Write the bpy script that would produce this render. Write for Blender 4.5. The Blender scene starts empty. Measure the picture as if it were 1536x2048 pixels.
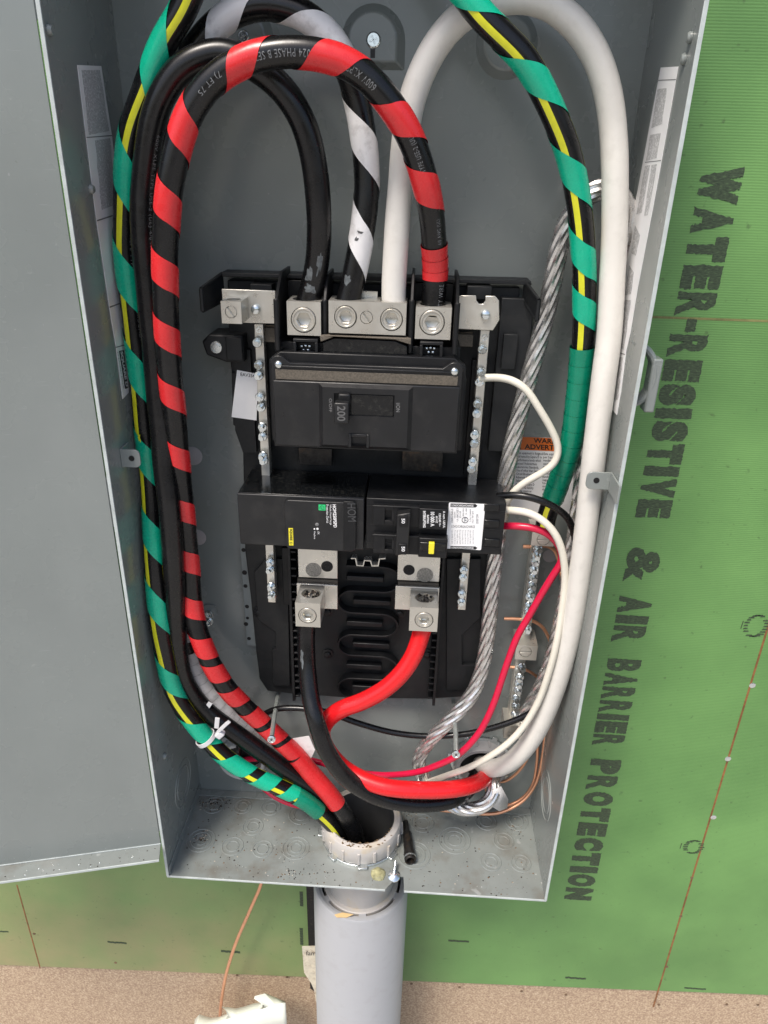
import bpy, bmesh, math, random
from mathutils import Vector, Matrix, noise
random.seed(7)
PI = math.pi
S = 0.001                                   # the scene is authored in millimetres
scn = bpy.context.scene
COL = scn.collection

# ------------------------------------------------------------------ camera
RC = ((0.9983152, 0.0521964, 0.0253418), (0.0451353, -0.4241322, -0.9044748), (-0.0364620, 0.9040948, -0.4257735))
FOC = 1439.38
CC = (219.57, -583.28, 626.30)
cam = bpy.data.cameras.new("camera")
cam.sensor_fit = 'HORIZONTAL'
cam.sensor_width = 36.0
cam.lens = FOC * 36.0 / 1536.0
cam.clip_start = 0.01
cam.clip_end = 200.0
co = bpy.data.objects.new("camera", cam)
COL.objects.link(co)
rx, dn, fw = Vector(RC[0]), Vector(RC[1]), Vector(RC[2])
M = Matrix.Identity(4)
for i in range(3):
    M[i][0] = rx[i]; M[i][1] = -dn[i]; M[i][2] = -fw[i]; M[i][3] = CC[i] * S
co.matrix_world = M
scn.camera = co

# ------------------------------------------------------------------ sky, sun, exposure
SUN_EL, SUN_AZ = math.radians(60), math.radians(-145)     # azimuth: measured clockwise from +Y (into the wall); light comes over the left shoulder
world = bpy.data.worlds.new("World")
scn.world = world
world.use_nodes = True
nt = world.node_tree
sky = nt.nodes.new('ShaderNodeTexSky')
sky.sky_type = 'NISHITA'
sky.sun_disc = False
sky.sun_elevation = SUN_EL
sky.sun_rotation = SUN_AZ
sky.dust_density = 3.5
sky.air_density = 1.0
sky.ozone_density = 1.0
bg = nt.nodes['Background']
nt.links.new(sky.outputs[0], bg.inputs[0])
bg.inputs[1].default_value = 0.12
sun = bpy.data.lights.new("sun", 'SUN')
sun.energy = 2.1
sun.angle = math.radians(17)
sun.color = (1.0, 0.93, 0.85)
so = bpy.data.objects.new("sun", sun)
COL.objects.link(so)
sd = Vector((math.sin(SUN_AZ) * math.cos(SUN_EL), math.cos(SUN_AZ) * math.cos(SUN_EL), math.sin(SUN_EL)))
so.rotation_euler = sd.to_track_quat('Z', 'Y').to_euler()
so.location = sd * 3
scn.view_settings.view_transform = 'Standard'
scn.view_settings.look = 'None'
scn.view_settings.exposure = 0.8
scn.view_settings.gamma = 1.0
scn.cycles.max_bounces = 8
scn.cycles.use_denoising = True

# ------------------------------------------------------------------ measuring helper: where a ray of the photograph meets a real plane
def ray(px, py):
    a, b = (px - 768) / FOC, (py - 1024) / FOC
    return Vector([RC[0][i] * a + RC[1][i] * b + RC[2][i] for i in range(3)])
def hit(px, py, axis, val):
    d = ray(px, py); t = (val - CC[axis]) / d[axis]
    return Vector([CC[i] + d[i] * t for i in range(3)])
def U(px, py, Y): return hit(px, py, 1, Y)

# ------------------------------------------------------------------ materials
def mat(name, col, rough=0.5, wear=0.0, metal=0.0, spec=0.5, var=0.0, vscale=60.0, bump=0.0, bscale=800.0, rvar=0.0, coat=0.0, dirt=None, dscale=40.0, damt=0.4, aniso=None):
    m = bpy.data.materials.new(name)
    m.use_nodes = True
    t = m.node_tree; b = t.nodes['Principled BSDF']
    c = (*col, 1.0) if len(col) == 3 else col
    b.inputs['Base Color'].default_value = c
    b.inputs['Roughness'].default_value = rough
    b.inputs['Metallic'].default_value = metal
    b.inputs['Specular IOR Level'].default_value = spec
    if coat: b.inputs['Coat Weight'].default_value = coat; b.inputs['Coat Roughness'].default_value = 0.12
    geo = t.nodes.new('ShaderNodeNewGeometry')
    src = geo.outputs['Position']
    if aniso:
        mp = t.nodes.new('ShaderNodeMapping'); mp.inputs['Scale'].default_value = aniso
        t.links.new(src, mp.inputs[0]); src = mp.outputs[0]
    def nz(sc, det=4.0):
        n = t.nodes.new('ShaderNodeTexNoise'); n.inputs['Scale'].default_value = sc; n.inputs['Detail'].default_value = det
        n.inputs['Roughness'].default_value = 0.6
        t.links.new(src, n.inputs['Vector']); return n
    colout = None
    if var:
        n = nz(vscale)
        r = t.nodes.new('ShaderNodeMapRange'); r.inputs[1].default_value = 0.3; r.inputs[2].default_value = 0.7
        r.inputs[3].default_value = 1.0 - var; r.inputs[4].default_value = 1.0 + var
        t.links.new(n.outputs[0], r.inputs[0])
        mx = t.nodes.new('ShaderNodeVectorMath'); mx.operation = 'SCALE'
        mx.inputs[0].default_value = col[:3]
        t.links.new(r.outputs[0], mx.inputs['Scale'])
        colout = mx.outputs[0]
    if dirt:
        n = nz(dscale, 8.0)
        r = t.nodes.new('ShaderNodeMapRange'); r.inputs[1].default_value = 0.52; r.inputs[2].default_value = 0.68
        r.inputs[4].default_value = damt
        t.links.new(n.outputs[0], r.inputs[0])
        mx = t.nodes.new('ShaderNodeMix'); mx.data_type = 'RGBA'
        t.links.new(r.outputs[0], mx.inputs[0])
        if colout: t.links.new(colout, mx.inputs[6])
        else: mx.inputs[6].default_value = c
        mx.inputs[7].default_value = (*dirt, 1)
        colout = mx.outputs[2]
    if wear:
        # faint smudges, hair scratches and grit specks
        for sc3, lo, hi, tint, amt, dtl in (((14, 14, 5), 0.5, 0.75, (0.34, 0.355, 0.34), 0.5, 7), ((60, 60, 700), 0.70, 0.74, (0.42, 0.44, 0.43), 0.45, 2), ((420, 420, 420), 0.76, 0.80, (0.07, 0.065, 0.055), 0.75, 1), ((300, 300, 330), 0.77, 0.80, (0.60, 0.60, 0.57), 0.6, 1)):
            mp3 = t.nodes.new('ShaderNodeMapping'); mp3.inputs['Scale'].default_value = sc3; mp3.inputs['Rotation'].default_value = (0.3, 0.2, 0.1)
            t.links.new(geo.outputs['Position'], mp3.inputs[0])
            n = t.nodes.new('ShaderNodeTexNoise'); n.inputs['Scale'].default_value = 1.0; n.inputs['Detail'].default_value = dtl
            t.links.new(mp3.outputs[0], n.inputs['Vector'])
            r = t.nodes.new('ShaderNodeMapRange'); r.inputs[1].default_value = lo; r.inputs[2].default_value = hi; r.inputs[4].default_value = amt * wear
            t.links.new(n.outputs[0], r.inputs[0])
            mx = t.nodes.new('ShaderNodeMix'); mx.data_type = 'RGBA'; t.links.new(r.outputs[0], mx.inputs[0])
            if colout: t.links.new(colout, mx.inputs[6])
            else: mx.inputs[6].default_value = c
            mx.inputs[7].default_value = (*tint, 1); colout = mx.outputs[2]
    if colout: t.links.new(colout, b.inputs['Base Color'])
    if rvar:
        n = nz(vscale * 1.7)
        r = t.nodes.new('ShaderNodeMapRange'); r.inputs[1].default_value = 0.3; r.inputs[2].default_value = 0.7
        r.inputs[3].default_value = max(0.04, rough - rvar); r.inputs[4].default_value = rough + rvar
        t.links.new(n.outputs[0], r.inputs[0]); t.links.new(r.outputs[0], b.inputs['Roughness'])
    if bump:
        n = nz(bscale, 3.0)
        bp = t.nodes.new('ShaderNodeBump'); bp.inputs['Strength'].default_value = bump; bp.inputs['Distance'].default_value = 0.0004
        t.links.new(n.outputs[0], bp.inputs['Height']); t.links.new(bp.outputs[0], b.inputs['Normal'])
    return m

MT = {}
MT['box'] = mat('grey_enamel', (0.205, 0.226, 0.216), 0.27, coat=0.3, wear=0.28, var=0.05, vscale=9, bump=0.06, bscale=500, rvar=0.05)
MT['boxfloor'] = mat('grey_enamel_dusty', (0.190, 0.210, 0.200), 0.42, wear=0.8, var=0.08, vscale=30, bump=0.1, bscale=700, rvar=0.1, dirt=(0.11, 0.09, 0.065), dscale=26, damt=0.55)
MT['edge'] = mat('highlight_grey_edge', (0.42, 0.46, 0.45), 0.4, var=0.15, vscale=80)  # paler than the enamel: edge highlights put into the colour
MT['scorch'] = mat('dull_scorch', (0.26, 0.25, 0.225), 0.5, metal=0.4, var=0.45, vscale=700)
MT['strapg'] = mat('dull_grey_steel', (0.19, 0.215, 0.215), 0.45, var=0.1, vscale=60)
MT['plug'] = mat('pale_plug', (0.36, 0.34, 0.345), 0.45, var=0.05)
MT['blk'] = mat('black_plastic', (0.006, 0.0065, 0.0075), 0.42, spec=0.32, var=0.2, vscale=60, bump=0.15, bscale=1500, rvar=0.08, dirt=(0.03, 0.028, 0.026), dscale=90, damt=0.25)
MT['blk2'] = mat('black_moulded_plastic', (0.0085, 0.0095, 0.0105), 0.5, spec=0.34, var=0.2, vscale=90, bump=0.15, bscale=2500, rvar=0.08, dirt=(0.03, 0.03, 0.029), dscale=60, damt=0.25)
MT['blkface'] = mat('dark_grey_breaker_face', (0.011, 0.0115, 0.0125), 0.34, spec=0.4, var=0.18, vscale=40, bump=0.12, bscale=2500, rvar=0.08, dirt=(0.045, 0.043, 0.04), dscale=50, damt=0.25)
MT['blkshiny'] = mat('glossy_black_plastic', (0.004, 0.0045, 0.005), 0.14, spec=0.4, var=0.1, bump=0.05, bscale=900, rvar=0.06, dirt=(0.07, 0.07, 0.06), dscale=300, damt=0.2)
MT['grime'] = mat('gritty_brown_dust', (0.105, 0.09, 0.07), 0.85, var=0.35, vscale=900, bump=0.5, bscale=2500)
MT['jblack'] = mat('black_cable_jacket', (0.0045, 0.0045, 0.005), 0.28, spec=0.42, var=0.15, bump=0.06, bscale=200, rvar=0.06, dirt=(0.03, 0.03, 0.03), dscale=40, damt=0.15)
MT['jwhite'] = mat('white_cable_jacket', (0.64, 0.62, 0.575), 0.36, var=0.03, bump=0.06, bscale=200, dirt=(0.45, 0.43, 0.39), dscale=110, damt=0.25)
MT['jcream'] = mat('cream_wire_jacket', (0.66, 0.63, 0.54), 0.32, var=0.04, bump=0.08, bscale=300)
MT['jred'] = mat('red_cable_jacket', (0.66, 0.012, 0.016), 0.24, var=0.06, bump=0.08, bscale=200, rvar=0.06)
MT['jcrim'] = mat('crimson_wire_jacket', (0.52, 0.008, 0.045), 0.25, var=0.06, bump=0.08, bscale=300)
MT['tred'] = mat('red_tape', (0.60, 0.022, 0.026), 0.28, var=0.06, vscale=120, bump=0.12, bscale=220, rvar=0.08)
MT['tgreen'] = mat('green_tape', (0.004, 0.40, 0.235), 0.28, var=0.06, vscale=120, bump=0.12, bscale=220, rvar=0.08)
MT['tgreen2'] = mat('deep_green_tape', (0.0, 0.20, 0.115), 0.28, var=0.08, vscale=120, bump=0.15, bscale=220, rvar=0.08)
MT['twhite'] = mat('white_tape', (0.72, 0.71, 0.705), 0.34, var=0.05, bump=0.2, bscale=220, dirt=(0.2, 0.19, 0.18), dscale=120, damt=0.35)
MT['tgrey'] = mat('pale_grey_tape', (0.46, 0.455, 0.45), 0.4, var=0.1, bump=0.35, bscale=220, dirt=(0.10, 0.095, 0.09), dscale=110, damt=0.5)
MT['yellow'] = mat('yellow_stripe', (0.62, 0.62, 0.02), 0.3, var=0.08, vscale=150)
MT['alu'] = mat('brushed_aluminium', (0.56, 0.54, 0.485), 0.34, metal=0.75, var=0.05, vscale=60, bump=0.03, bscale=1400, rvar=0.1, dirt=(0.45, 0.42, 0.36), dscale=30, damt=0.35)
MT['tin'] = mat('tinned_plate', (0.66, 0.64, 0.58), 0.32, metal=0.75, var=0.05, vscale=60, bump=0.03, bscale=900, rvar=0.12, dirt=(0.50, 0.46, 0.38), dscale=25, damt=0.35)
MT['zinc'] = mat('zinc_steel', (0.70, 0.74, 0.74), 0.2, metal=0.95, var=0.1, vscale=500, rvar=0.06)
MT['strand'] = mat('aluminium_strand', (0.66, 0.65, 0.635), 0.3, metal=0.9, var=0.15, vscale=300, rvar=0.08)
MT['core'] = mat('dark_strand_gap', (0.12, 0.12, 0.12), 0.5, metal=0.8)
MT['copper'] = mat('bare_copper', (0.78, 0.40, 0.24), 0.34, metal=0.75, var=0.08, vscale=60, rvar=0.08)
MT['pvc'] = mat('grey_pvc', (0.335, 0.342, 0.357), 0.38, var=0.02, vscale=8, bump=0.05, bscale=300, rvar=0.06, dirt=(0.26, 0.255, 0.25), dscale=70, damt=0.22)
MT['pvcl'] = mat('pale_pvc_bushing', (0.45, 0.43, 0.405), 0.45, var=0.06, vscale=60, bump=0.15, bscale=400, dirt=(0.45, 0.37, 0.24), dscale=60, damt=0.6)
MT['pvcf'] = mat('light_grey_bushing', (0.46, 0.465, 0.46), 0.4, var=0.06)
MT['pvcd'] = mat('shaded_grey_pvc', (0.035, 0.036, 0.037), 0.5, var=0.15)
MT['pvcg'] = mat('grey_bushing', (0.27, 0.27, 0.275), 0.45, var=0.06, bump=0.1, dirt=(0.14, 0.12, 0.1), dscale=60, damt=0.4)
MT['label'] = mat('white_label', (0.80, 0.80, 0.80), 0.42, var=0.03)
MT['labelg'] = mat('silver_label', (0.42, 0.43, 0.43), 0.45, var=0.06)
MT['ink'] = mat('black_ink_and_hole_shade', (0.012, 0.012, 0.012), 0.5)
MT['inkg'] = mat('grey_ink', (0.16, 0.16, 0.16), 0.5)
MT['emb'] = mat('embossed_dark', (0.05, 0.052, 0.055), 0.35)
MT['emb2'] = mat('dim_numerals', (0.10, 0.10, 0.10), 0.5)
MT['inkw'] = mat('white_ink', (0.75, 0.75, 0.75), 0.5)
MT['inkd'] = mat('dim_cable_print', (0.16, 0.165, 0.17), 0.5, var=0.4, vscale=900)
MT['orange'] = mat('orange_print', (0.62, 0.14, 0.02), 0.45)
MT['lime'] = mat('green_mark', (0.02, 0.50, 0.16), 0.4)
MT['sqyel'] = mat('yellow_print', (0.75, 0.66, 0.03), 0.4)
MT['nylon'] = mat('white_nylon', (0.62, 0.62, 0.63), 0.35)
MT['ivory'] = mat('white_moulded_plastic', (0.62, 0.64, 0.57), 0.35, var=0.03)
MT['tool'] = mat('black_oxide_and_reflection', (0.03, 0.028, 0.026), 0.35, metal=0.6, var=0.5, vscale=200, bump=0.3, bscale=900, dirt=(0.10, 0.065, 0.04), dscale=160, damt=0.6)
MT['paper'] = mat('torn_stained_paper', (0.58, 0.53, 0.42), 0.8, var=0.15, vscale=130, bump=0.4, bscale=500, dirt=(0.25, 0.16, 0.09), dscale=110, damt=0.7)
MT['tar'] = mat('black_tape_strip', (0.012, 0.011, 0.010), 0.75, bump=0.6, bscale=700, dirt=(0.06, 0.045, 0.03), dscale=300, damt=0.5)
MT['concrete'] = mat('pale_dusty_concrete', (0.36, 0.345, 0.32), 0.85, var=0.15, vscale=3)
MT['mud'] = mat('dried_mud', (0.13, 0.085, 0.045), 0.9, var=0.4, vscale=300)
MT['mudk'] = mat('dark_grit', (0.025, 0.02, 0.015), 0.9, var=0.4, vscale=300)
MT['fleck'] = mat('pale_fleck', (0.36, 0.33, 0.27), 0.6)
MT['wood'] = mat('wood_chip', (0.60, 0.42, 0.2), 0.7)
MT['glue'] = mat('amber_glue', (0.30, 0.29, 0.16), 0.25, var=0.4, vscale=200, bump=0.6, bscale=300)
MT['faintline'] = mat('faded_guide_line', (0.17, 0.17, 0.06), 0.7, var=0.4, vscale=60)
MT['redline'] = mat('red_guide_line', (0.22, 0.09, 0.03), 0.7, var=0.4, vscale=120)

def wall_green():
    m = bpy.data.materials.new('green_weather_barrier'); m.use_nodes = True
    t = m.node_tree; b = t.nodes['Principled BSDF']
    geo = t.nodes.new('ShaderNodeNewGeometry')
    n1 = t.nodes.new('ShaderNodeTexNoise'); n1.inputs['Scale'].default_value = 9; n1.inputs['Detail'].default_value = 6
    t.links.new(geo.outputs['Position'], n1.inputs['Vector'])
    ramp = t.nodes.new('ShaderNodeValToRGB')
    ramp.color_ramp.elements[0].position = 0.32; ramp.color_ramp.elements[0].color = (0.096, 0.222, 0.062, 1)
    ramp.color_ramp.elements[1].position = 0.68; ramp.color_ramp.elements[1].color = (0.142, 0.305, 0.088, 1)
    t.links.new(n1.outputs[0], ramp.inputs[0])
    # woven thread relief: fine horizontal ribs crossed by broken verticals
    mp = t.nodes.new('ShaderNodeMapping'); mp.inputs['Scale'].default_value = (260, 1, 1500)
    t.links.new(geo.outputs['Position'], mp.inputs[0])
    n2 = t.nodes.new('ShaderNodeTexNoise'); n2.inputs['Scale'].default_value = 1.0; n2.inputs['Detail'].default_value = 3
    t.links.new(mp.outputs[0], n2.inputs['Vector'])
    wv = t.nodes.new('ShaderNodeTexWave'); wv.bands_direction = 'Z'; wv.inputs['Scale'].default_value = 165
    wv.inputs['Distortion'].default_value = 0.9; wv.inputs['Detail'].default_value = 2; wv.inputs['Detail Scale'].default_value = 1.5
    t.links.new(geo.outputs['Position'], wv.inputs['Vector'])
    ad = t.nodes.new('ShaderNodeMath'); ad.operation = 'MULTIPLY_ADD'; ad.inputs[1].default_value = 0.8
    t.links.new(n2.outputs[0], ad.inputs[0]); t.links.new(wv.outputs['Fac'], ad.inputs[2])
    bp = t.nodes.new('ShaderNodeBump'); bp.inputs['Strength'].default_value = 0.2; bp.inputs['Distance'].default_value = 0.0004
    t.links.new(ad.outputs[0], bp.inputs['Height']); t.links.new(bp.outputs[0], b.inputs['Normal'])
    # mix fine weave colour
    mr = t.nodes.new('ShaderNodeMapRange'); mr.inputs[1].default_value = 0.2; mr.inputs[2].default_value = 1.4
    mr.inputs[3].default_value = 0.88; mr.inputs[4].default_value = 1.08
    t.links.new(ad.outputs[0], mr.inputs[0])
    sc = t.nodes.new('ShaderNodeVectorMath'); sc.operation = 'SCALE'
    t.links.new(ramp.outputs[0], sc.inputs[0]); t.links.new(mr.outputs[0], sc.inputs['Scale'])
    # soil splashed up from the ground: brown film, stronger low down on the left
    sep = t.nodes.new('ShaderNodeSeparateXYZ'); t.links.new(geo.outputs['Position'], sep.inputs[0])
    mz = t.nodes.new('ShaderNodeMapRange'); mz.inputs[1].default_value = -0.02; mz.inputs[2].default_value = -0.36
    t.links.new(sep.outputs['Z'], mz.inputs[0])
    mxx = t.nodes.new('ShaderNodeMapRange'); mxx.inputs[1].default_value = 0.32; mxx.inputs[2].default_value = -0.05
    mxx.inputs[3].default_value = 0.06; mxx.inputs[4].default_value = 0.85
    t.links.new(sep.outputs['X'], mxx.inputs[0])
    n3 = t.nodes.new('ShaderNodeTexNoise'); n3.inputs['Scale'].default_value = 22; n3.inputs['Detail'].default_value = 8
    t.links.new(geo.outputs['Position'], n3.inputs['Vector'])
    m1 = t.nodes.new('ShaderNodeMath'); m1.operation = 'MULTIPLY'; t.links.new(mz.outputs[0], m1.inputs[0]); t.links.new(mxx.outputs[0], m1.inputs[1])
    m2 = t.nodes.new('ShaderNodeMath'); m2.operation = 'MULTIPLY'; m2.use_clamp = True
    a2 = t.nodes.new('ShaderNodeMath'); a2.operation = 'ADD'; a2.inputs[1].default_value = 0.25; t.links.new(n3.outputs[0], a2.inputs[0])
    t.links.new(m1.outputs[0], m2.inputs[0]); t.links.new(a2.outputs[0], m2.inputs[1])
    mx = t.nodes.new('ShaderNodeMix'); mx.data_type = 'RGBA'
    t.links.new(m2.outputs[0], mx.inputs[0]); t.links.new(sc.outputs[0], mx.inputs[6]); mx.inputs[7].default_value = (0.36, 0.27, 0.15, 1)
    # small dark specks
    n4 = t.nodes.new('ShaderNodeTexNoise'); n4.inputs['Scale'].default_value = 150; n4.inputs['Detail'].default_value = 2
    t.links.new(geo.outputs['Position'], n4.inputs['Vector'])
    m4 = t.nodes.new('ShaderNodeMapRange'); m4.inputs[1].default_value = 0.68; m4.inputs[2].default_value = 0.78; m4.inputs[4].default_value = 0.55
    t.links.new(n4.outputs[0], m4.inputs[0])
    mx2 = t.nodes.new('ShaderNodeMix'); mx2.data_type = 'RGBA'
    t.links.new(m4.outputs[0], mx2.inputs[0]); t.links.new(mx.outputs[2], mx2.inputs[6]); mx2.inputs[7].default_value = (0.05, 0.09, 0.03, 1)
    t.links.new(mx2.outputs[2], b.inputs['Base Color'])
    b.inputs['Roughness'].default_value = 0.55
    return m
MT['green'] = wall_green()
def ink_on_wall():
    m = bpy.data.materials.new('worn_green_black_ink'); m.use_nodes = True
    t = m.node_tree; b = t.nodes['Principled BSDF']
    geo = t.nodes.new('ShaderNodeNewGeometry')
    mp = t.nodes.new('ShaderNodeMapping'); mp.inputs['Scale'].default_value = (300, 1, 900)
    t.links.new(geo.outputs['Position'], mp.inputs[0])
    n = t.nodes.new('ShaderNodeTexNoise'); n.inputs['Scale'].default_value = 1; n.inputs['Detail'].default_value = 4
    t.links.new(mp.outputs[0], n.inputs['Vector'])
    r = t.nodes.new('ShaderNodeValToRGB')
    r.color_ramp.elements[0].position = 0.35; r.color_ramp.elements[0].color = (0.022, 0.036, 0.018, 1)
    r.color_ramp.elements[1].position = 0.60; r.color_ramp.elements[1].color = (0.05, 0.08, 0.038, 1)
    e = r.color_ramp.elements.new(0.76); e.color = (0.09, 0.17, 0.06, 1)
    t.links.new(n.outputs[0], r.inputs[0]); t.links.new(r.outputs[0], b.inputs['Base Color'])
    b.inputs['Roughness'].default_value = 0.6
    return m
MT['wallink'] = ink_on_wall()
def brown():
    m = bpy.data.materials.new('speckled_brown_board'); m.use_nodes = True
    t = m.node_tree; b = t.nodes['Principled BSDF']
    geo = t.nodes.new('ShaderNodeNewGeometry')
    n = t.nodes.new('ShaderNodeTexNoise'); n.inputs['Scale'].default_value = 420; n.inputs['Detail'].default_value = 5
    t.links.new(geo.outputs['Position'], n.inputs['Vector'])
    r = t.nodes.new('ShaderNodeValToRGB')
    r.color_ramp.elements[0].position = 0.30; r.color_ramp.elements[0].color = (0.27, 0.175, 0.12, 1)
    r.color_ramp.elements[1].position = 0.62; r.color_ramp.elements[1].color = (0.50, 0.38, 0.255, 1)
    e = r.color_ramp.elements.new(0.76); e.color = (0.60, 0.49, 0.38, 1)
    t.links.new(n.outputs[0], r.inputs[0]); t.links.new(r.outputs[0], b.inputs['Base Color'])
    bp = t.nodes.new('ShaderNodeBump'); bp.inputs['Strength'].default_value = 0.5; bp.inputs['Distance'].default_value = 0.0008
    t.links.new(n.outputs[0], bp.inputs['Height']); t.links.new(bp.outputs[0], b.inputs['Normal'])
    b.inputs['Roughness'].default_value = 0.85
    return m
MT['brown'] = brown()
def fineprint():
    # rows of illegible small type, printed along Z on the long side labels
    m = bpy.data.materials.new('fine_print'); m.use_nodes = True
    t = m.node_tree; b = t.nodes['Principled BSDF']
    geo = t.nodes.new('ShaderNodeNewGeometry')
    mp = t.nodes.new('ShaderNodeMapping'); mp.inputs['Scale'].default_value = (1, 700, 800)
    t.links.new(geo.outputs['Position'], mp.inputs[0])
    n = t.nodes.new('ShaderNodeTexNoise'); n.inputs['Scale'].default_value = 1; n.inputs['Detail'].default_value = 2
    t.links.new(mp.outputs[0], n.inputs['Vector'])
    wv = t.nodes.new('ShaderNodeTexWave'); wv.bands_direction = 'Y'; wv.inputs['Scale'].default_value = 190
    t.links.new(geo.outputs['Position'], wv.inputs['Vector'])
    mu = t.nodes.new('ShaderNodeMath'); mu.operation = 'MULTIPLY'; t.links.new(n.outputs[0], mu.inputs[0]); t.links.new(wv.outputs['Fac'], mu.inputs[1])
    r = t.nodes.new('ShaderNodeValToRGB')
    r.color_ramp.elements[0].position = 0.22; r.color_ramp.elements[0].color = (0.74, 0.74, 0.74, 1)
    r.color_ramp.elements[1].position = 0.46; r.color_ramp.elements[1].color = (0.035, 0.035, 0.035, 1)
    t.links.new(mu.outputs[0], r.inputs[0]); t.links.new(r.outputs[0], b.inputs['Base Color'])
    b.inputs['Roughness'].default_value = 0.45
    return m
MT['fine'] = fineprint()

# ------------------------------------------------------------------ mesh builder
class MB:
    def __init__(s): s.v = []; s.f = []
    def add(s, vs, fs):
        o = len(s.v); s.v += [tuple(p) for p in vs]; s.f += [tuple(i + o for i in f) for f in fs]; return s
    def box(s, x0, x1, y0, y1, z0, z1):
        x0, x1 = sorted((x0, x1)); y0, y1 = sorted((y0, y1)); z0, z1 = sorted((z0, z1))
        return s.add([(x0,y0,z0),(x1,y0,z0),(x1,y1,z0),(x0,y1,z0),(x0,y0,z1),(x1,y0,z1),(x1,y1,z1),(x0,y1,z1)],
                     [(0,3,2,1),(4,5,6,7),(0,1,5,4),(1,2,6,5),(2,3,7,6),(3,0,4,7)])
    def pbox(s, px0, py0, px1, py1, yf, yb):
        a, b = U(px0, py0, yf), U(px1, py1, yf); return s.box(a.x, b.x, yf, yb, b.z, a.z)
    def prism(s, poly, y0, y1):
        """poly: (x, z) outline, extruded between y0 (front, nearer the camera) and y1"""
        n = len(poly)
        ar = sum(poly[i][0] * poly[(i + 1) % n][1] - poly[(i + 1) % n][0] * poly[i][1] for i in range(n))
        if ar < 0: poly = poly[::-1]
        y0, y1 = min(y0, y1), max(y0, y1)
        vs = [(x, y0, z) for x, z in poly] + [(x, y1, z) for x, z in poly]
        fs = [tuple(range(n)), tuple(range(2 * n - 1, n - 1, -1))] + [(i, n + i, n + (i + 1) % n, (i + 1) % n) for i in range(n)]
        return s.add(vs, fs)
    def pprism(s, pts, yf, yb, clean=True):
        return s.prism([(U(x, y, yf).x, U(x, y, yf).z) for x, y in pts], yf, yb)
    def lathe(s, prof, c, axis='y', n=24, cap0=True, cap1=True):
        """prof: (radius, height along axis)"""
        c = Vector(c)
        ax = {'x': Vector((1,0,0)), 'y': Vector((0,1,0)), 'z': Vector((0,0,1))}[axis] if isinstance(axis, str) else Vector(axis).normalized()
        u = ax.orthogonal().normalized() if not isinstance(axis, str) else {'x': Vector((0,1,0)), 'y': Vector((1,0,0)), 'z': Vector((1,0,0))}[axis]
        w = ax.cross(u)
        vs = []; fs = []
        for r, h in prof:
            for k in range(n):
                a = 2 * PI * k / n
                vs.append(c + ax * h + (u * math.cos(a) + w * math.sin(a)) * r)
        for i in range(len(prof) - 1):
            for k in range(n):
                k2 = (k + 1) % n
                fs.append((i * n + k, i * n + k2, (i + 1) * n + k2, (i + 1) * n + k))
        if cap0: fs.append(tuple(range(n - 1, -1, -1)))
        if cap1: fs.append(tuple((len(prof) - 1) * n + k for k in range(n)))
        return s.add(vs, fs)
    def wallpath(s, pts, w, y0, y1):
        """a rib of width w standing between y0 and y1 along the (x, z) polyline"""
        P = [Vector((p[0], p[1])) for p in pts]; n = len(P); L = []; R_ = []
        for i in range(n):
            d = (P[min(i + 1, n - 1)] - P[max(i - 1, 0)])
            d.normalize(); nn = Vector((-d.y, d.x)) * w / 2
            L.append(P[i] + nn); R_.append(P[i] - nn)
        vs = [(p.x, y0, p.y) for p in L] + [(p.x, y0, p.y) for p in R_] + [(p.x, y1, p.y) for p in L] + [(p.x, y1, p.y) for p in R_]
        fs = []
        for i in range(n - 1):
            fs += [(i, i + 1, n + i + 1, n + i), (i + 1, i, 2 * n + i, 2 * n + i + 1), (n + i, n + i + 1, 3 * n + i + 1, 3 * n + i)]
        fs += [(0, n, 3 * n, 2 * n), (n - 1, 3 * n - 1, 4 * n - 1, 2 * n - 1)]
        return s.add(vs, fs)
    def hole_plate(s, f, a0, a1, b0, b1, ca, cb, ra, rb=None, depth=0.0, n=24):
        """rectangle a0..a1 x b0..b1 with an elliptical hole whose wall runs to depth; f(a, b, d) gives the point"""
        rb = rb or ra; vs = []; fs = []
        per = []; q = n // 4
        cor = [(a1, b1), (a0, b1), (a0, b0), (a1, b0)]
        for e in range(4):
            p, r = cor[e], cor[(e + 1) % 4]
            for k in range(q): per.append((p[0] + (r[0] - p[0]) * k / q, p[1] + (r[1] - p[1]) * k / q))
        for k in range(n):
            ang = PI / 4 + 2 * PI * k / n
            vs.append(f(per[k][0], per[k][1], 0)); 
        for k in range(n):
            ang = PI / 4 + 2 * PI * k / n
            vs.append(f(ca + ra * math.cos(ang), cb + rb * math.sin(ang), 0))
        for k in range(n):
            ang = PI / 4 + 2 * PI * k / n
            vs.append(f(ca + ra * math.cos(ang), cb + rb * math.sin(ang), depth))
        for k in range(n):
            k2 = (k + 1) % n
            fs += [(k, k2, n + k2, n + k), (n + k, n + k2, 2 * n + k2, 2 * n + k)]
        fs.append(tuple(2 * n + k for k in range(n)))
        return s.add(vs, fs)
    def mesh(s, name, m, smooth=True, origin=None):
        me = bpy.data.meshes.new(name)
        o = origin or (0, 0, 0)
        me.from_pydata([((v[0] - o[0]) * S, (v[1] - o[1]) * S, (v[2] - o[2]) * S) for v in s.v], [], s.f)
        bm = bmesh.new(); bm.from_mesh(me); bmesh.ops.recalc_face_normals(bm, faces=bm.faces); bm.to_mesh(me); bm.free()
        me.materials.append(m)
        if smooth:
            me.shade_smooth(); me.set_sharp_from_angle(angle=math.radians(38))
        return me

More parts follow.
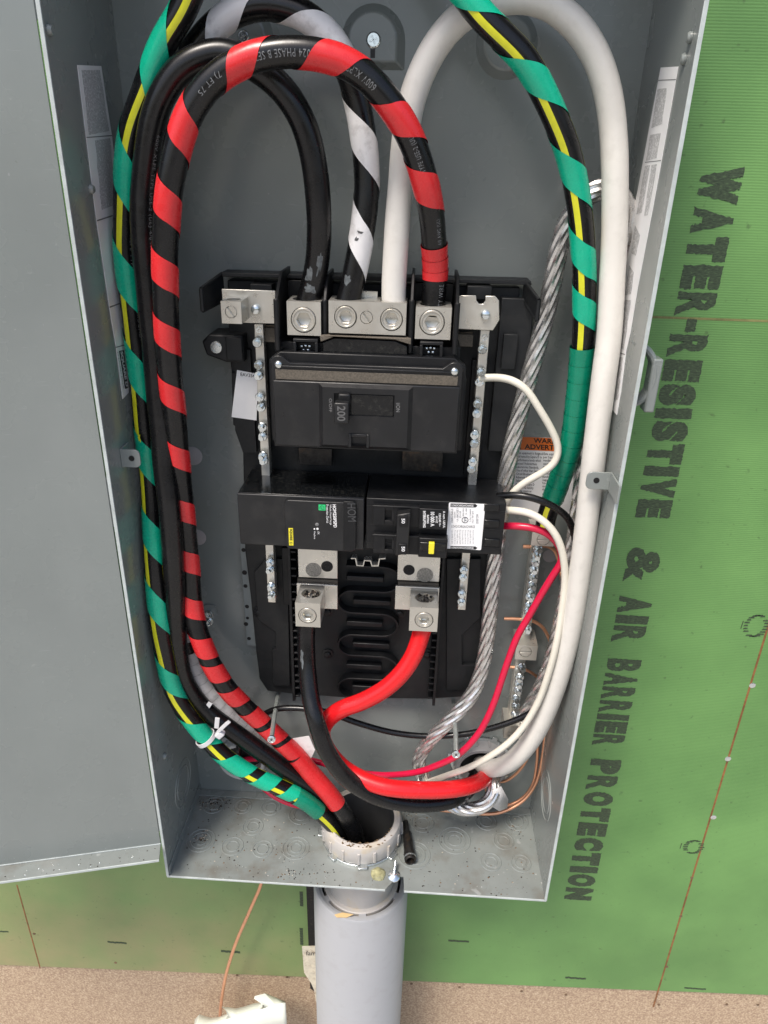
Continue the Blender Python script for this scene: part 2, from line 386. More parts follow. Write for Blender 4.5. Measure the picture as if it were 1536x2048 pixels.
def link(name, me, parent=None, bevel=0.0, loc=None, rot=None):
    o = bpy.data.objects.new(name, me); COL.objects.link(o)
    if loc is not None: o.location = Vector(loc) * S
    if rot is not None: o.rotation_euler = rot
    if parent:
        o.parent = parent
        o.matrix_parent_inverse = Matrix.Translation(-parent.location)
    if bevel:
        b = o.modifiers.new('bevel', 'BEVEL'); b.width = bevel * S; b.segments = 2; b.limit_method = 'ANGLE'; b.angle_limit = math.radians(40)
        b.harden_normals = False
    return o
def part(mb, name, m, parent=None, bevel=0.0, label=None, stuff=False, smooth=True):
    if parent is None:                                  # a thing that is one mesh: its origin goes to the middle of its base
        xs = [v[0] for v in mb.v]; ys = [v[1] for v in mb.v]; zs = [v[2] for v in mb.v]
        o3 = ((min(xs) + max(xs)) / 2, (min(ys) + max(ys)) / 2, min(zs))
        o = link(name, mb.mesh(name, MT[m], smooth, o3), None, bevel, o3)
    else:
        o = link(name, mb.mesh(name, MT[m], smooth), parent, bevel)
    if label: o['label'] = label
    if stuff: o['kind'] = 'stuff'
    return o
def thing(name, loc, label, cat, group=None):
    o = bpy.data.objects.new(name, None); COL.objects.link(o); o.location = Vector(loc) * S
    o.empty_display_size = 0.01
    o['label'] = label; o['category'] = cat
    if group: o['group'] = group
    return o
def tag(o, label, cat, group=None):
    o['label'] = label; o['category'] = cat
    if group: o['group'] = group
    return o

# ------------------------------------------------------------------ text as thin flat print
def glyphs(body, bold=0.0, align='LEFT', space=1.0, line=1.0, res=3):
    cu = bpy.data.curves.new('lettering', 'FONT'); cu.body = body; cu.size = 1.0; cu.offset = bold; cu.align_x = align
    cu.space_character = space; cu.space_line = line; cu.resolution_u = res; cu.fill_mode = 'FRONT'
    ob = bpy.data.objects.new('lettering_tmp', cu); COL.objects.link(ob)
    dg = bpy.context.evaluated_depsgraph_get(); dg.update()
    me = bpy.data.meshes.new_from_object(ob.evaluated_get(dg))
    vs = [v.co.copy() for v in me.vertices]; fs = [tuple(p.vertices) for p in me.polygons]
    bpy.data.objects.remove(ob); bpy.data.curves.remove(cu); bpy.data.meshes.remove(me)
    if not vs: return [], []
    x0 = min(v.x for v in vs); x1 = max(v.x for v in vs); y0 = min(v.y for v in vs); y1 = max(v.y for v in vs)
    return [((v.x - x0) / (x1 - x0), (v.y - y0) / (y1 - y0)) for v in vs], fs
def printed(name, body, m, parent, o, du, dv, **k):
    """lettering laid on a plane: o = lower-left corner, du = reading vector over the full width, dv = up vector over the full height"""
    uv, fs = glyphs(body, **k)
    o, du, dv = Vector(o), Vector(du), Vector(dv)
    mb = MB(); mb.add([o + du * u + dv * v for u, v in uv], fs)
    ob = link(name, mb.mesh(name, MT[m], False), parent)
    return ob
def printed_px(name, body, m, parent, Y, bl, br, tl, **k):
    """corners of the lettering read off the front plane Y: bottom-left, bottom-right and top-left in reading order"""
    a, b, c = U(*bl, Y), U(*br, Y), U(*tl, Y)
    return printed(name, body, m, parent, a, b - a, c - a, **k)

# ------------------------------------------------------------------ cable paths
class Path:
    def __init__(s, pts, step=2.5, smooth=6, world=False):
        P = [Vector(p) if world else U(p[0], p[1], p[2]) for p in pts]
        q = [P[0] * 2 - P[1]] + P + [P[-1] * 2 - P[-2]]
        dense = []
        for i in range(1, len(q) - 2):
            a, b, c, d = q[i - 1], q[i], q[i + 1], q[i + 2]
            n = max(2, int((c - b).length / step))
            for k in range(n):
                t = k / n
                dense.append(0.5 * ((2 * b) + (c - a) * t + (2 * a - 5 * b + 4 * c - d) * t * t + (3 * b - a - 3 * c + d) * t ** 3))
        dense.append(P[-1])
        for _ in range(smooth):
            dense = [dense[0]] + [(dense[i - 1] + dense[i] * 2 + dense[i + 1]) / 4 for i in range(1, len(dense) - 1)] + [dense[-1]]
        cum = [0.0]
        for i in range(1, len(dense)): cum.append(cum[-1] + (dense[i] - dense[i - 1]).length)
        L = cum[-1]; n = max(3, int(L / step)); out = []; j = 0
        for k in range(n + 1):
            x = L * k / n
            while j < len(cum) - 2 and cum[j + 1] < x: j += 1
            t = (x - cum[j]) / max(1e-6, cum[j + 1] - cum[j])
            out.append(dense[j].lerp(dense[j + 1], t))
        s.P = out; s.L = L; s.n = n; s.T = []
        for i in range(n + 1):
            s.T.append((out[min(i + 1, n)] - out[max(i - 1, 0)]).normalized())
        s.N = []; front = Vector((0, -1, 0))
        prev = None
        for T in s.T:
            nn = front - T * front.dot(T)
            if nn.length < 0.35 and prev is not None: nn = prev - T * prev.dot(T)
            nn.normalize(); prev = nn; s.N.append(nn)
    def at(s, x):
        x = min(max(x, 0.0), s.L) / s.L * s.n; i = min(int(x), s.n - 1); t = x - i
        T = s.T[i].lerp(s.T[i + 1], t).normalized(); N = s.N[i].lerp(s.N[i + 1], t); N = (N - T * N.dot(T)).normalized()
        return s.P[i].lerp(s.P[i + 1], t), T, N, T.cross(N)
    def point(s, x, th, r):
        p, T, N, B = s.at(x); return p + (N * math.cos(th) + B * math.sin(th)) * r
    def near(s, px, py):
        best = None
        for i, p in enumerate(s.P):
            v = p - Vector(CC); d = v.dot(fw)
            a = 768 + FOC * v.dot(rx) / d; b = 1024 + FOC * v.dot(dn) / d
            e = (a - px) ** 2 + (b - py) ** 2
            if best is None or e < best[0]: best = (e, i)
        return best[1] / s.n * s.L
def tube(mb, P, r, n=20, x0=0.0, x1=None, step=2.5, cap=True, wob=0.0):
    x1 = P.L if x1 is None else x1
    k = max(2, int((x1 - x0) / step)); vs = []; fs = []
    for i in range(k + 1):
        x = x0 + (x1 - x0) * i / k
        rr = r(x) if callable(r) else r
        if wob: rr *= 1 + wob * noise.noise(Vector((x * 0.06, r if not callable(r) else 1.0, 3.0)))
        p, T, N, B = P.at(x)
        for j in range(n):
            a = 2 * PI * j / n; vs.append(p + (N * math.cos(a) + B * math.sin(a)) * rr)
    for i in range(k):
        for j in range(n):
            j2 = (j + 1) % n; fs.append((i * n + j, i * n + j2, (i + 1) * n + j2, (i + 1) * n + j))
    if cap: fs.append(tuple(range(n - 1, -1, -1))); fs.append(tuple(k * n + j for j in range(n)))
    return mb.add(vs, fs)
def stripe(mb, P, r, th0, dth, x0=0, x1=None, step=3.0, drift=0.0):
    x1 = P.L if x1 is None else x1; k = int((x1 - x0) / step); vs = []; fs = []; m = 4
    for i in range(k + 1):
        x = x0 + (x1 - x0) * i / k
        c = (th0(x) if callable(th0) else th0)
        for j in range(m + 1): vs.append(P.point(x, c + dth * (j / m - 0.5), r))
    for i in range(k):
        for j in range(m): a = i * (m + 1) + j; fs.append((a, a + 1, a + m + 2, a + m + 1))
    return mb.add(vs, fs)
def helix(mb, P, r, marks, hand=1, seg=26, ext=0.5, ease=0.0):
    """tape wound round the cable: marks = (arc length where the turn faces front, width along the cable)"""
    marks = sorted(marks); n = len(marks); vs = []; fs = []
    rows = []
    def interp(t):
        i = int(math.floor(t)); i = max(0, min(n - 2, i)); f = t - i
        return marks[i][0] + (marks[i + 1][0] - marks[i][0]) * f, marks[i][1] + (marks[i + 1][1] - marks[i][1]) * max(0, min(1, f))
    t = -ext
    while t <= n - 1 + ext + 1e-6:
        x, w = interp(t - ease * math.sin(2 * PI * t) / (2 * PI)); rows.append((x, w, hand * 2 * PI * t)); t += 1.0 / seg
    m = 5
    for x, w, th in rows:
        for j in range(m + 1):
            f = j / m
            lift = 0.38 if 0 < j < m else 0.26
            lift += 0.22 * max(0, noise.noise(Vector((x * .12 + f, th * .9, f * 3)))) + (0.2 * max(0, noise.noise(Vector((x * .3, th * 2, j)))) if j in (0, m) else 0)
            e = 0.5 * noise.noise(Vector((x * .1, th * 1.1, 5 if j == 0 else 9))) if j in (0, m) else 0
            vs.append(P.point(x + w * (f - 0.5) + e, th, r + lift))
    for i in range(len(rows) - 1):
        for j in range(m): a = i * (m + 1) + j; fs.append((a, a + 1, a + m + 2, a + m + 1))
    return mb.add(vs, fs)
def tubetext(name, body, m, P, x0, h, parent, r, th=0.0, flip=1, length=None, bold=0.0, cut=None):
    uv, fs = glyphs(body, bold=bold, space=1.15)
    if not uv: return
    length = length or h * 0.62 * len(body)
    mb = MB()
    mb.add([P.point(x0 + flip * u * length, th - flip * (v - 0.5) * h / r, r + 0.12) for u, v in uv], fs)
    return link(name, mb.mesh(name, MT[m], False), parent)
def stranded(mbS, mbC, P, R, k=13, pitch=75.0, x0=0, x1=None, rs=None):
    x1 = P.L if x1 is None else x1
    rs = rs or R * math.sin(PI / k) * 1.04; rc = R - rs; n = 6
    steps = int((x1 - x0) / 3.0)
    for q in range(k):
        vs = []; fs = []
        for i in range(steps + 1):
            x = x0 + (x1 - x0) * i / steps; th = 2 * PI * (q / k + x / pitch)
            p, T, N, B = P.at(x); rad = N * math.cos(th) + B * math.sin(th); tan = (-N * math.sin(th) + B * math.cos(th))
            c = p + rad * rc
            for j in range(n):
                a = 2 * PI * j / n; vs.append(c + (rad * math.cos(a) + tan * math.sin(a)) * rs)
        for i in range(steps):
            for j in range(n): j2 = (j + 1) % n; fs.append((i * n + j, i * n + j2, (i + 1) * n + j2, (i + 1) * n + j))
        fs.append(tuple(range(n - 1, -1, -1))); fs.append(tuple(steps * n + j for j in range(n)))
        mbS.add(vs, fs)
    tube(mbC, P, rc * 0.93, 10, x0, x1)

# ------------------------------------------------------------------ shared screws
def slotted_disc(mb, c, r, h, slot=0.9, ang=0.6, depth=1.2, n=20):
    """round head facing -Y with a straight slot: two segments over a lower disc; c = centre of the face"""
    cx, cy, cz = c
    mb.lathe([(r * 0.98, 0), (r * 0.98, h - depth)], (cx, cy + depth, cz), 'y', n)
    for sg in (1, -1):
        a0 = math.asin(slot / 2 / r); pts = []
        for k in range(n // 2 + 1):
            a = a0 + (PI - 2 * a0) * k / (n // 2); pts.append((r * math.cos(a), sg * r * math.sin(a)))
        ca, sa = math.cos(ang), math.sin(ang)
        mb.prism([(cx + x * ca - z * sa, cz + x * sa + z * ca) for x, z in pts], cy, cy + depth)
def terminal_screw_mesh():
    mb = MB(); r = 2.75
    mb.lathe([(1.5, 6), (1.5, 0)], (0, -6, 0), 'y', 8)
    # dished head in four quadrants split by a cross slot
    mb.lathe([(r, -1.0), (r, -1.9), (r * 0.9, -2.2)], (0, 0, 0), 'y', 16)
    for q in range(4):
        pts = []; g = 0.42
        for k in range(5):
            a = math.asin(g / r) + (PI / 2 - 2 * math.asin(g / r)) * k / 4
            pts.append((r * 0.86 * math.cos(a), r * 0.86 * math.sin(a)))
        pts.append((g, g)); a = q * PI / 2; ca, sa = math.cos(a), math.sin(a)
        mb.prism([(x * ca - z * sa, x * sa + z * ca) for x, z in pts], -3.0, -2.15)
    return mb.mesh('terminal_screw', MT['zinc'])
TSCREW = terminal_screw_mesh()
def tscrew(px, py, Y, parent, sc=1.0, proud=4.0):
    sc *= 1.34
    p = U(px, py, Y - proud)
    o = link('screw', TSCREW, parent, 0, (p.x + random.uniform(-.2, .2), Y - proud + 2.0, p.z), (random.uniform(-.12, .12), random.uniform(0, 3), random.uniform(-.12, .12)))
    o.scale = (sc, sc, sc)
    return o
def lug(name, parent, x0, x1, z0, z1, yf, yb, holes, top=(), label=None, m='alu'):
    """aluminium connector block: front face with recessed set screws, top face with cable holes"""
    mb = MB(); holes = sorted(holes)
    cuts = [x0] + [(holes[i][0] + holes[i + 1][0]) / 2 for i in range(len(holes) - 1)] + [x1]
    for i, (cx, cz, r, kind) in enumerate(holes):
        mb.hole_plate(lambda a, b, d: (a, yf + d, b), cuts[i], cuts[i + 1], z0, z1, cx, cz, r, depth=7)
    if top:
        tc = [x0] + [(top[i][0] + top[i + 1][0]) / 2 for i in range(len(top) - 1)] + [x1]
        for i, (cx, cy, ra, rb) in enumerate(top):
            mb.hole_plate(lambda a, b, d: (a, b, z1 - d), tc[i], tc[i + 1], yf, yb, cx, cy, ra, rb, depth=5)
    else:
        mb.add([(x0, yf, z1), (x1, yf, z1), (x1, yb, z1), (x0, yb, z1)], [(0, 1, 2, 3)])
    mb.add([(x0, yf, z0), (x1, yf, z0), (x1, yb, z0), (x0, yb, z0), (x0, yf, z1), (x1, yf, z1), (x1, yb, z1), (x0, yb, z1)],
           [(0, 1, 2, 3), (0, 3, 7, 4), (1, 2, 6, 5), (2, 3, 7, 6)])
    o = part(mb, name, m, parent, label=label)
    for cx, cz, r, kind in holes:
        sb = MB()
        if kind == 'hex':
            n = 24; y0 = yf - 0.5; ro = r * 0.95; ri = r * 0.56
            def ring(rad, y, hexa=False):
                out = []
                for k in range(n):
                    a = 2 * PI * k / n + 0.2
                    rr = rad
                    if hexa: rr = rad * math.cos(PI / 6) / math.cos(((a) % (PI / 3)) - PI / 6)
                    out.append((cx + rr * math.cos(a), y, cz + rr * math.sin(a)))
                return out
            rings = [ring(ro, yf + 3), ring(ro, yf + 0.2), ring(ro * 0.93, y0), ring(ro * 0.84, y0 + 0.1), ring(ro * 0.78, y0 + 0.9), ring(ri * 1.12, y0 + 0.9, True), ring(ri, y0 + 1.4, True), ring(ri, yf + 5.5, True), ring(ri * 0.5, yf + 6.4)]
            vs = [v for rg in rings for v in rg]; fs = []
            for i in range(len(rings) - 1):
                for k in range(n): k2 = (k + 1) % n; fs.append((i * n + k, i * n + k2, (i + 1) * n + k2, (i + 1) * n + k))
            fs.append(tuple((len(rings) - 1) * n + k for k in range(n)))
            sb.add(vs, fs)
        else:
            slotted_disc(sb, (cx, yf + 0.2, cz), r * 0.93, 4, slot=r * 0.26, ang=kind if isinstance(kind, float) else -0.9)
        part(sb, 'set_screw', m, o, bevel=0.12 if kind != 'hex' else 0)
    return o
def rod(mb, p0, p1, r, n=12, r1=None):
    p0, p1 = Vector(p0), Vector(p1); d = p1 - p0
    mb.lathe([(r, 0), (r1 if r1 is not None else r, d.length)], p0, d, n); return mb

# ================================================================== THE WALL BEHIND
W, D, H = 365.0, 108.9, 792.0
WY = 12.0
zb = lambda x: -359 + (x + 309) * (48 / 1013.0)          # lower edge of the green sheets falls slightly to the left
wall = thing('sheathing_wall', (200, WY + 20, -1500), 'green water-resistive sheathing wall behind the grey electrical box, bare brown board along its foot', 'wall')
def slab(x0, x1, ztop, m, name, y0=WY, zlow=None, label=None):
    mb = MB(); b0 = zb(x0) if zlow is None else zlow; b1 = zb(x1) if zlow is None else zlow
    t = ztop if isinstance(ztop, tuple) else (ztop, ztop)
    mb.prism([(x0, b0), (x1, b1), (x1, t[1]), (x0, t[0])], y0, y0 + 11); return part(mb, name, m, wall, label=label)
SEAM = 528.0
slab(124, 2600, SEAM - 0.8, 'green', 'sheathing_panel', label='lower right green sheathing panel')
slab(-2400, 121, SEAM - 0.8, 'green', 'sheathing_panel', label='lower left green sheathing panel')
slab(-2400, 2600, 2400, 'green', 'sheathing_panel', zlow=SEAM + 0.8, label='upper green sheathing panel')
mb = MB(); mb.prism([(-2400, -1500), (2600, -1500), (2600, zb(2600) - 1.0), (-2400, zb(-2400) - 1.0)], WY + 3, WY + 14)
part(mb, 'base_board', 'brown', wall, label='speckled brown board along the foot of the wall')
mb = MB(); mb.box(-2400, 2600, WY + 14.5, WY + 20, -1500, 2400); part(mb, 'backing', 'brown', wall)
mb = MB(); a = U(612, 1795, WY - 1); b = U(640, 1978, WY - 1)
mb.prism([(a.x, -60), (a.x + 16, -60), (a.x + 18, b.z), (a.x + 8, b.z - 6), (a.x + 2, b.z)], WY - 1.2, WY - 0.1); part(mb, 'seam_tape', 'tar', wall, label='black tape strip behind the conduit')

def rough_letter(ch, z0, z1, x0, x1):
    """one heavy printed letter, turned a quarter clockwise, its edge worn ragged by the weave"""
    uv, fs = glyphs(ch, bold=0.0 if ch == '-' else 0.045 if ch == '&' else 0.12 if ch in 'WV' else 0.1 if ch in 'TNC' else 0.05 if ch in 'RB' else 0.08, res=4)
    if ch == '-': x0, x1 = x0 + (x1 - x0) * .36, x0 + (x1 - x0) * .62
    bm = bmesh.new()
    vs = [bm.verts.new((u, v, 0)) for u, v in uv]
    for f in fs:
        try: bm.faces.new([vs[i] for i in f])
        except ValueError: pass
    wd = abs(z1 - z0)
    for it in range(4):
        le = [e for e in bm.edges if math.hypot((e.verts[0].co.x - e.verts[1].co.x) * wd, (e.verts[0].co.y - e.verts[1].co.y) * 30) > 1.8]
        if not le: break
        bmesh.ops.subdivide_edges(bm, edges=le, cuts=1)
        bmesh.ops.triangulate(bm, faces=[f for f in bm.faces if len(f.verts) > 4])
    bnd = {v for e in bm.edges if len(e.link_faces) == 1 for v in e.verts}
    mbx = MB(); idx = {}
    for v in bm.verts:
        idx[v] = len(mbx.v)
        x = x0 + (x1 - x0) * v.co.y; z = z0 + (z1 - z0) * v.co.x
        if v in bnd:
            x += noise.noise(Vector((x * 0.45, z * 1.6, 1))) * 0.9; z += noise.noise(Vector((x * 1.6, z * .25, 7))) * 1.3
        mbx.v.append((x, WY - 0.25, z))
    for f in bm.faces: mbx.f.append(tuple(idx[v] for v in f.verts))
    bm.free()
    return part(mbx, 'letter', 'wallink', wall, smooth=False)
def rough_letters(body, z0, z1, x0, x1):
    wts = [1.4 if c == 'W' else 0.5 if c == 'I' else 0.55 if c == '-' else 1.0 for c in body]; g = 0.13
    tot = sum(wts) + g * (len(body) - 1); k = (z1 - z0) / tot; z = z0
    for c, w_ in zip(body, wts): rough_letter(c, z, z + w_ * k, x0, x1); z += (w_ + g) * k
rough_letters('WATER-RESISTIVE', 637, 352, 421.5, 452)
rough_letters('&', 322, 285, 421, 452)
rough_letters('AIR', 270, 217, 421.5, 453)
rough_letters('BARRIER', 197, 85, 422, 455)
rough_letters('PROTECTION', 66, -156, 424.5, 457)
def ringmark(px, py, w, h):
    c = U(px, py, WY - 0.25); mb = MB(); n = 22
    for k in range(n):
        if k in (3, 14): continue
        a = 2 * PI * k / n; x = c.x + w / 2 * math.cos(a); z = c.z + h / 2 * math.sin(a)
        j = random.uniform(2.0, 3.6); mb.prism([(x - j, z - 0.8), (x + j, z - 0.6), (x + j * .8, z + 0.9), (x - j * .7, z + 0.7)], WY - 0.3, WY - 0.05)
    c2 = U(px - w * 0.9, py, WY); mb.prism([(c2.x - 3 - 3, c.z - 4), (c2.x - 5.2, c.z - 4), (c2.x - 4.8, c.z + 5), (c2.x - 5.6, c.z + 5)], WY - 0.3, WY - 0.05)
    part(mb, 'stamped_mark', 'wallink', wall, smooth=False)
ringmark(1512, 1252, 19, 24); ringmark(1387, 1694, 18, 20)
for px, py, w, h in ((917, 1882, 26, 3.2), (1151, 1956, 26, 3.2), (1390, 1977, 27, 2.4), (234, 1885, 25, 3), (461, 1903, 25, 4), (8, 1863, 12, 2.4)):
    c = U(px, py, WY); mb = MB()
    for k in range(9):
        x = c.x - w / 2 + w * k / 9; j = random.uniform(-.5, .5); mb.prism([(x, c.z - h / 2 + j), (x + w / 8.4, c.z - h / 2 + j), (x + w / 8.4, c.z + h / 2 + j), (x, c.z + h / 2 + j)], WY - 0.3, WY - 0.05)
    part(mb, 'printed_dash', 'wallink', wall, smooth=False)
for py0, py1 in ((1783, 1812), (1856, 1890)):
    a = U(602, py0, WY); b = U(603, py1, WY); mb = MB()
    for k in range(7):
        z = a.z + (b.z - a.z) * k / 7; mb.prism([(a.x - 2, z), (a.x + 2.5, z), (a.x + 2.2, z - 4.2), (a.x - 1.6, z - 4)], WY - 0.3, WY - 0.05)
    part(mb, 'printed_dash', 'wallink', wall, smooth=False)
mb = MB(); mb.box(565.2, 567.2, WY - 0.2, WY - 0.02, -352, 248); part(mb, 'guide_line', 'redline', wall)
mb = MB(); mb.box(368, 760, WY - 0.2, WY - 0.02, 527.2, 529.0); part(mb, 'guide_line', 'faintline', wall)
mb = MB(); mb.box(-254, -252.4, WY - 0.2, WY - 0.02, -360, -195); part(mb, 'guide_line', 'redline', wall)
NAIL = None
for px, py in ((1505, 1371), (1456, 1518), (1427, 1635), (1384, 1756), (1362, 1833), (1334, 1934), (1318, 2010), (1043, 1983), (919, 1975), (823, 1968), (574, 1955), (68, 1868), (231, 1926), (474, 1951), (1454, 2009), (1516, 2010), (1132, 1990)):
    if NAIL is None:
        q = MB(); q.lathe([(3.2, 0), (3.2, -0.5), (2.2, -0.9)], (0, 0, 0), 'y', 12); NAIL = q.mesh('nail', MT['zinc'])
        q = MB(); q.lathe([(1.9, 0), (1.9, -0.4), (1.2, -0.6)], (0, 0, 0), 'y', 10); NAIL2 = q.mesh('nail', mat('rusty_nail', (0.2, 0.13, 0.08), 0.6, metal=0.5, var=0.4))
    p = U(px, py, WY - 0.5); link('nail', NAIL if py < 1700 and px > 1400 else NAIL2, wall, 0, (p.x, WY, p.z))

# ================================================================== THE BOX
box = thing('electrical_enclosure', (W / 2, 0, 0), 'open grey steel electrical panel box, tall and narrow, door swung out to the left', 'electrical box')
T = 1.6
mb = MB(); mb.box(0, W, 0, T, 0, H); part(mb, 'back_panel', 'box', box)
mb = MB(); mb.box(-T, 0, -D, T, -T, H); part(mb, 'side_wall', 'box', box, bevel=0.3)
mb = MB(); mb.box(W, W + T, -D, T, -T, H); part(mb, 'side_wall', 'box', box, bevel=0.3)
mb = MB(); mb.box(-T, W + T, -D, T, H, H + T); part(mb, 'top_panel', 'box', box)
# bottom with the punched slot at its front edge
nA, nB, nC = hit(770, 1788, 2, 0), hit(803, 1752, 2, 0), hit(808, 1787, 2, 0)
mb = MB(); HX, HY, HR = 184.0, -45.0, 38.0
arcL = [(HX - HR * math.sin(PI * k / 20), HY + HR * math.cos(PI * k / 20)) for k in range(21)]
arcR = [(HX + HR * math.sin(PI * k / 20), HY - HR * math.cos(PI * k / 20)) for k in range(21)]
for xs in ([(HX, 0)] + arcL + [(HX, -D), (0, -D), (0, 0)], [(HX, -D)] + arcR + [(HX, 0), (W, 0), (W, -D), (nC.x, -D), (nC.x - 1, nB.y), (nB.x - 4, nB.y), (nA.x, -D)]):
    vs = [(x, y, 0) for x, y in xs] + [(x, y, -T) for x, y in xs]; n = len(xs)
    mb.add(vs, [tuple(range(n)), tuple(range(2 * n - 1, n - 1, -1))] + [(i, n + i, n + (i + 1) % n, (i + 1) % n) for i in range(n)])
floor = part(mb, 'bottom_panel', 'boxfloor', box)
# raw edges round the mouth, their highlight painted in as paler grey
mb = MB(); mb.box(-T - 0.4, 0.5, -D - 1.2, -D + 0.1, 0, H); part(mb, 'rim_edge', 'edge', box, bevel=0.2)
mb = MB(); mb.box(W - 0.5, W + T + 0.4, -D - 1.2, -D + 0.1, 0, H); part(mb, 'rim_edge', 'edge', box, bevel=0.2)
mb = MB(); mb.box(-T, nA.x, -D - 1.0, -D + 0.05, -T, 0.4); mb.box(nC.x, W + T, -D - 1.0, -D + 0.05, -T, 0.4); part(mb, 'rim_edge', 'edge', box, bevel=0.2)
# folded lips inside
mb = MB(); mb.box(0.1, W - 0.1, -9, -0.3, 0.05, 1.6); part(mb, 'corner_flange', 'box', floor, bevel=0.3)
mb = MB(); mb.box(0.05, 1.3, -D + 1, -1, 0.1, 10); part(mb, 'corner_flange', 'box', floor, bevel=0.3)
def knock(name, c, radii, axis, parent, m='boxfloor'):
    mb = MB()
    for r in radii:
        mb.lathe([(r - 0.8, 0.0), (r - 0.35, 0.55), (r + 0.35, 0.55), (r + 0.8, 0.0)], c, axis, 28, False, False)
    part(mb, name, m, parent)
for zx, zy, zr in ((230,470,38),(335,475,33),(437,478,36),(545,505,44),(372,548,38),(185,597,52),(298,618,40),(407,628,37),(527,625,50),(985,535,42),(1215,530,38),(1325,528,42),(1100,597,60),(1278,600,37),(955,650,60),(1232,675,38),(1340,680,37)):
    px, py = 300 + zx * .5534, 1350 + zy * .5534
    c = hit(px, py, 2, 0.0); e = hit(px + zr * .5534, py, 2, 0.0); r = (e - c).length * 0.95
    knock('knockout', (c.x, c.y, 0.0), (r, r * 0.58) if zr < 50 else (r, r * 0.7, r * 0.4), 'z', floor)
for side in (0, 1):
    X = 0.0 if side == 0 else W; ax_ = Vector((1, 0, 0)) if side == 0 else Vector((-1, 0, 0))
    p = hit(366, 1565, 0, 0) if side == 0 else hit(1092, 1590, 0, W)
    knock('knockout', (X, p.y, p.z), (24, 17), ax_, box, 'box')
for px, py, rr in ((385, 912, 8.6), (395, 1075, 8.0)):
    p = U(px, py, -0.4); mb = MB(); mb.lathe([(rr, 0.4), (rr, 0), (rr - 0.5, -0.2)], (p.x, -0.3, p.z), 'y', 28, False, True); part(mb, 'hole_plug', 'plug', box)
p = U(1100, 1112, -0.3); mb = MB(); mb.lathe([(6.5, 0.3), (6.5, 0), (6, -0.2)], (p.x, -0.3, p.z), 'y', 24, False, True); part(mb, 'hole_plug', 'plug', box)
# pressed mounting bosses with their screws
def wall_screw(px, py, Y, parent, r=4.4, name='mounting_screw'):
    p = U(px, py, Y); mb = MB()
    mb.lathe([(r + 1.9, 1.2), (r + 1.9, 0.3), (r + 1.6, 0), (r, 0), (r, -1.6), (r * 0.8, -2.4)], (p.x, Y + 1, p.z), 'y', 20, False, True)
    for a in (0.4, 0.4 + PI / 2):
        ca, sa = math.cos(a), math.sin(a); l, w = r * 0.55, 0.45
        mb.prism([(p.x + x * ca - z * sa, p.z + x * sa + z * ca) for x, z in ((-l, -w), (l, -w), (l, w), (-l, w))], Y - 1.75, Y - 1.3)
    return part(mb, name, 'zinc', parent, bevel=0.15)
def boss(px, py, R, ytop=-6.0, full=False):
    p = U(px, py, -3); mb = MB()
    pts = [(p.x + R * math.cos(a), p.z + R * math.sin(a)) for a in [PI * k / 16 for k in range(17)]] + [(p.x - R, p.z - R * 0.75), (p.x + R, p.z - R * 0.75)]
    if full: pts = [(p.x + R * math.cos(a), p.z + R * math.sin(a)) for a in [2 * PI * k / 32 for k in range(32)]]
    pts2 = [(p.x + (x - p.x) * 0.74, p.z + (z - p.z) * 0.74) for x, z in pts]
    n = len(pts); vs = [(x, 0, z) for x, z in pts] + [(x, ytop, z) for x, z in pts2]
    mb.add(vs, [(i, (i + 1) % n, n + (i + 1) % n, n + i) for i in range(n)] + [tuple(range(n, 2 * n))])
    return part(mb, 'mounting_boss', 'box', box, bevel=0.9)
b1 = boss(746, 82, 22); wall_screw(747, 80, -6, b1, 5.0)
mb = MB(); mb.pbox(741, 98, 750, 116, -6.3, -5.9); part(mb, 'boss_slot', 'ink', b1)
b2 = boss(1014, 88, 21, full=True)
b3 = boss(487, 72, 20); wall_screw(487, 73, -6, b3, 4.0)
for px, py in ((97, 60), (181, 378), (328, 1512)):
    p = hit(px, py, 0, 0.2); mb = MB(); mb.lathe([(3.0, 0), (3.0, 1.2), (2.0, 2.6)], (0.1, p.y, p.z), 'x', 14, False, True); part(mb, 'rivet', 'box', box)
for px, py in ((1382, 75), (1370, 118)):
    p = hit(px, py, 0, W - 0.2); mb = MB(); mb.lathe([(3.0, 0), (3.0, 1.4), (2.0, 2.6)], (W - 0.1, p.y, p.z), (-1, 0, 0), 14, False, True); part(mb, 'rivet', 'box', box)
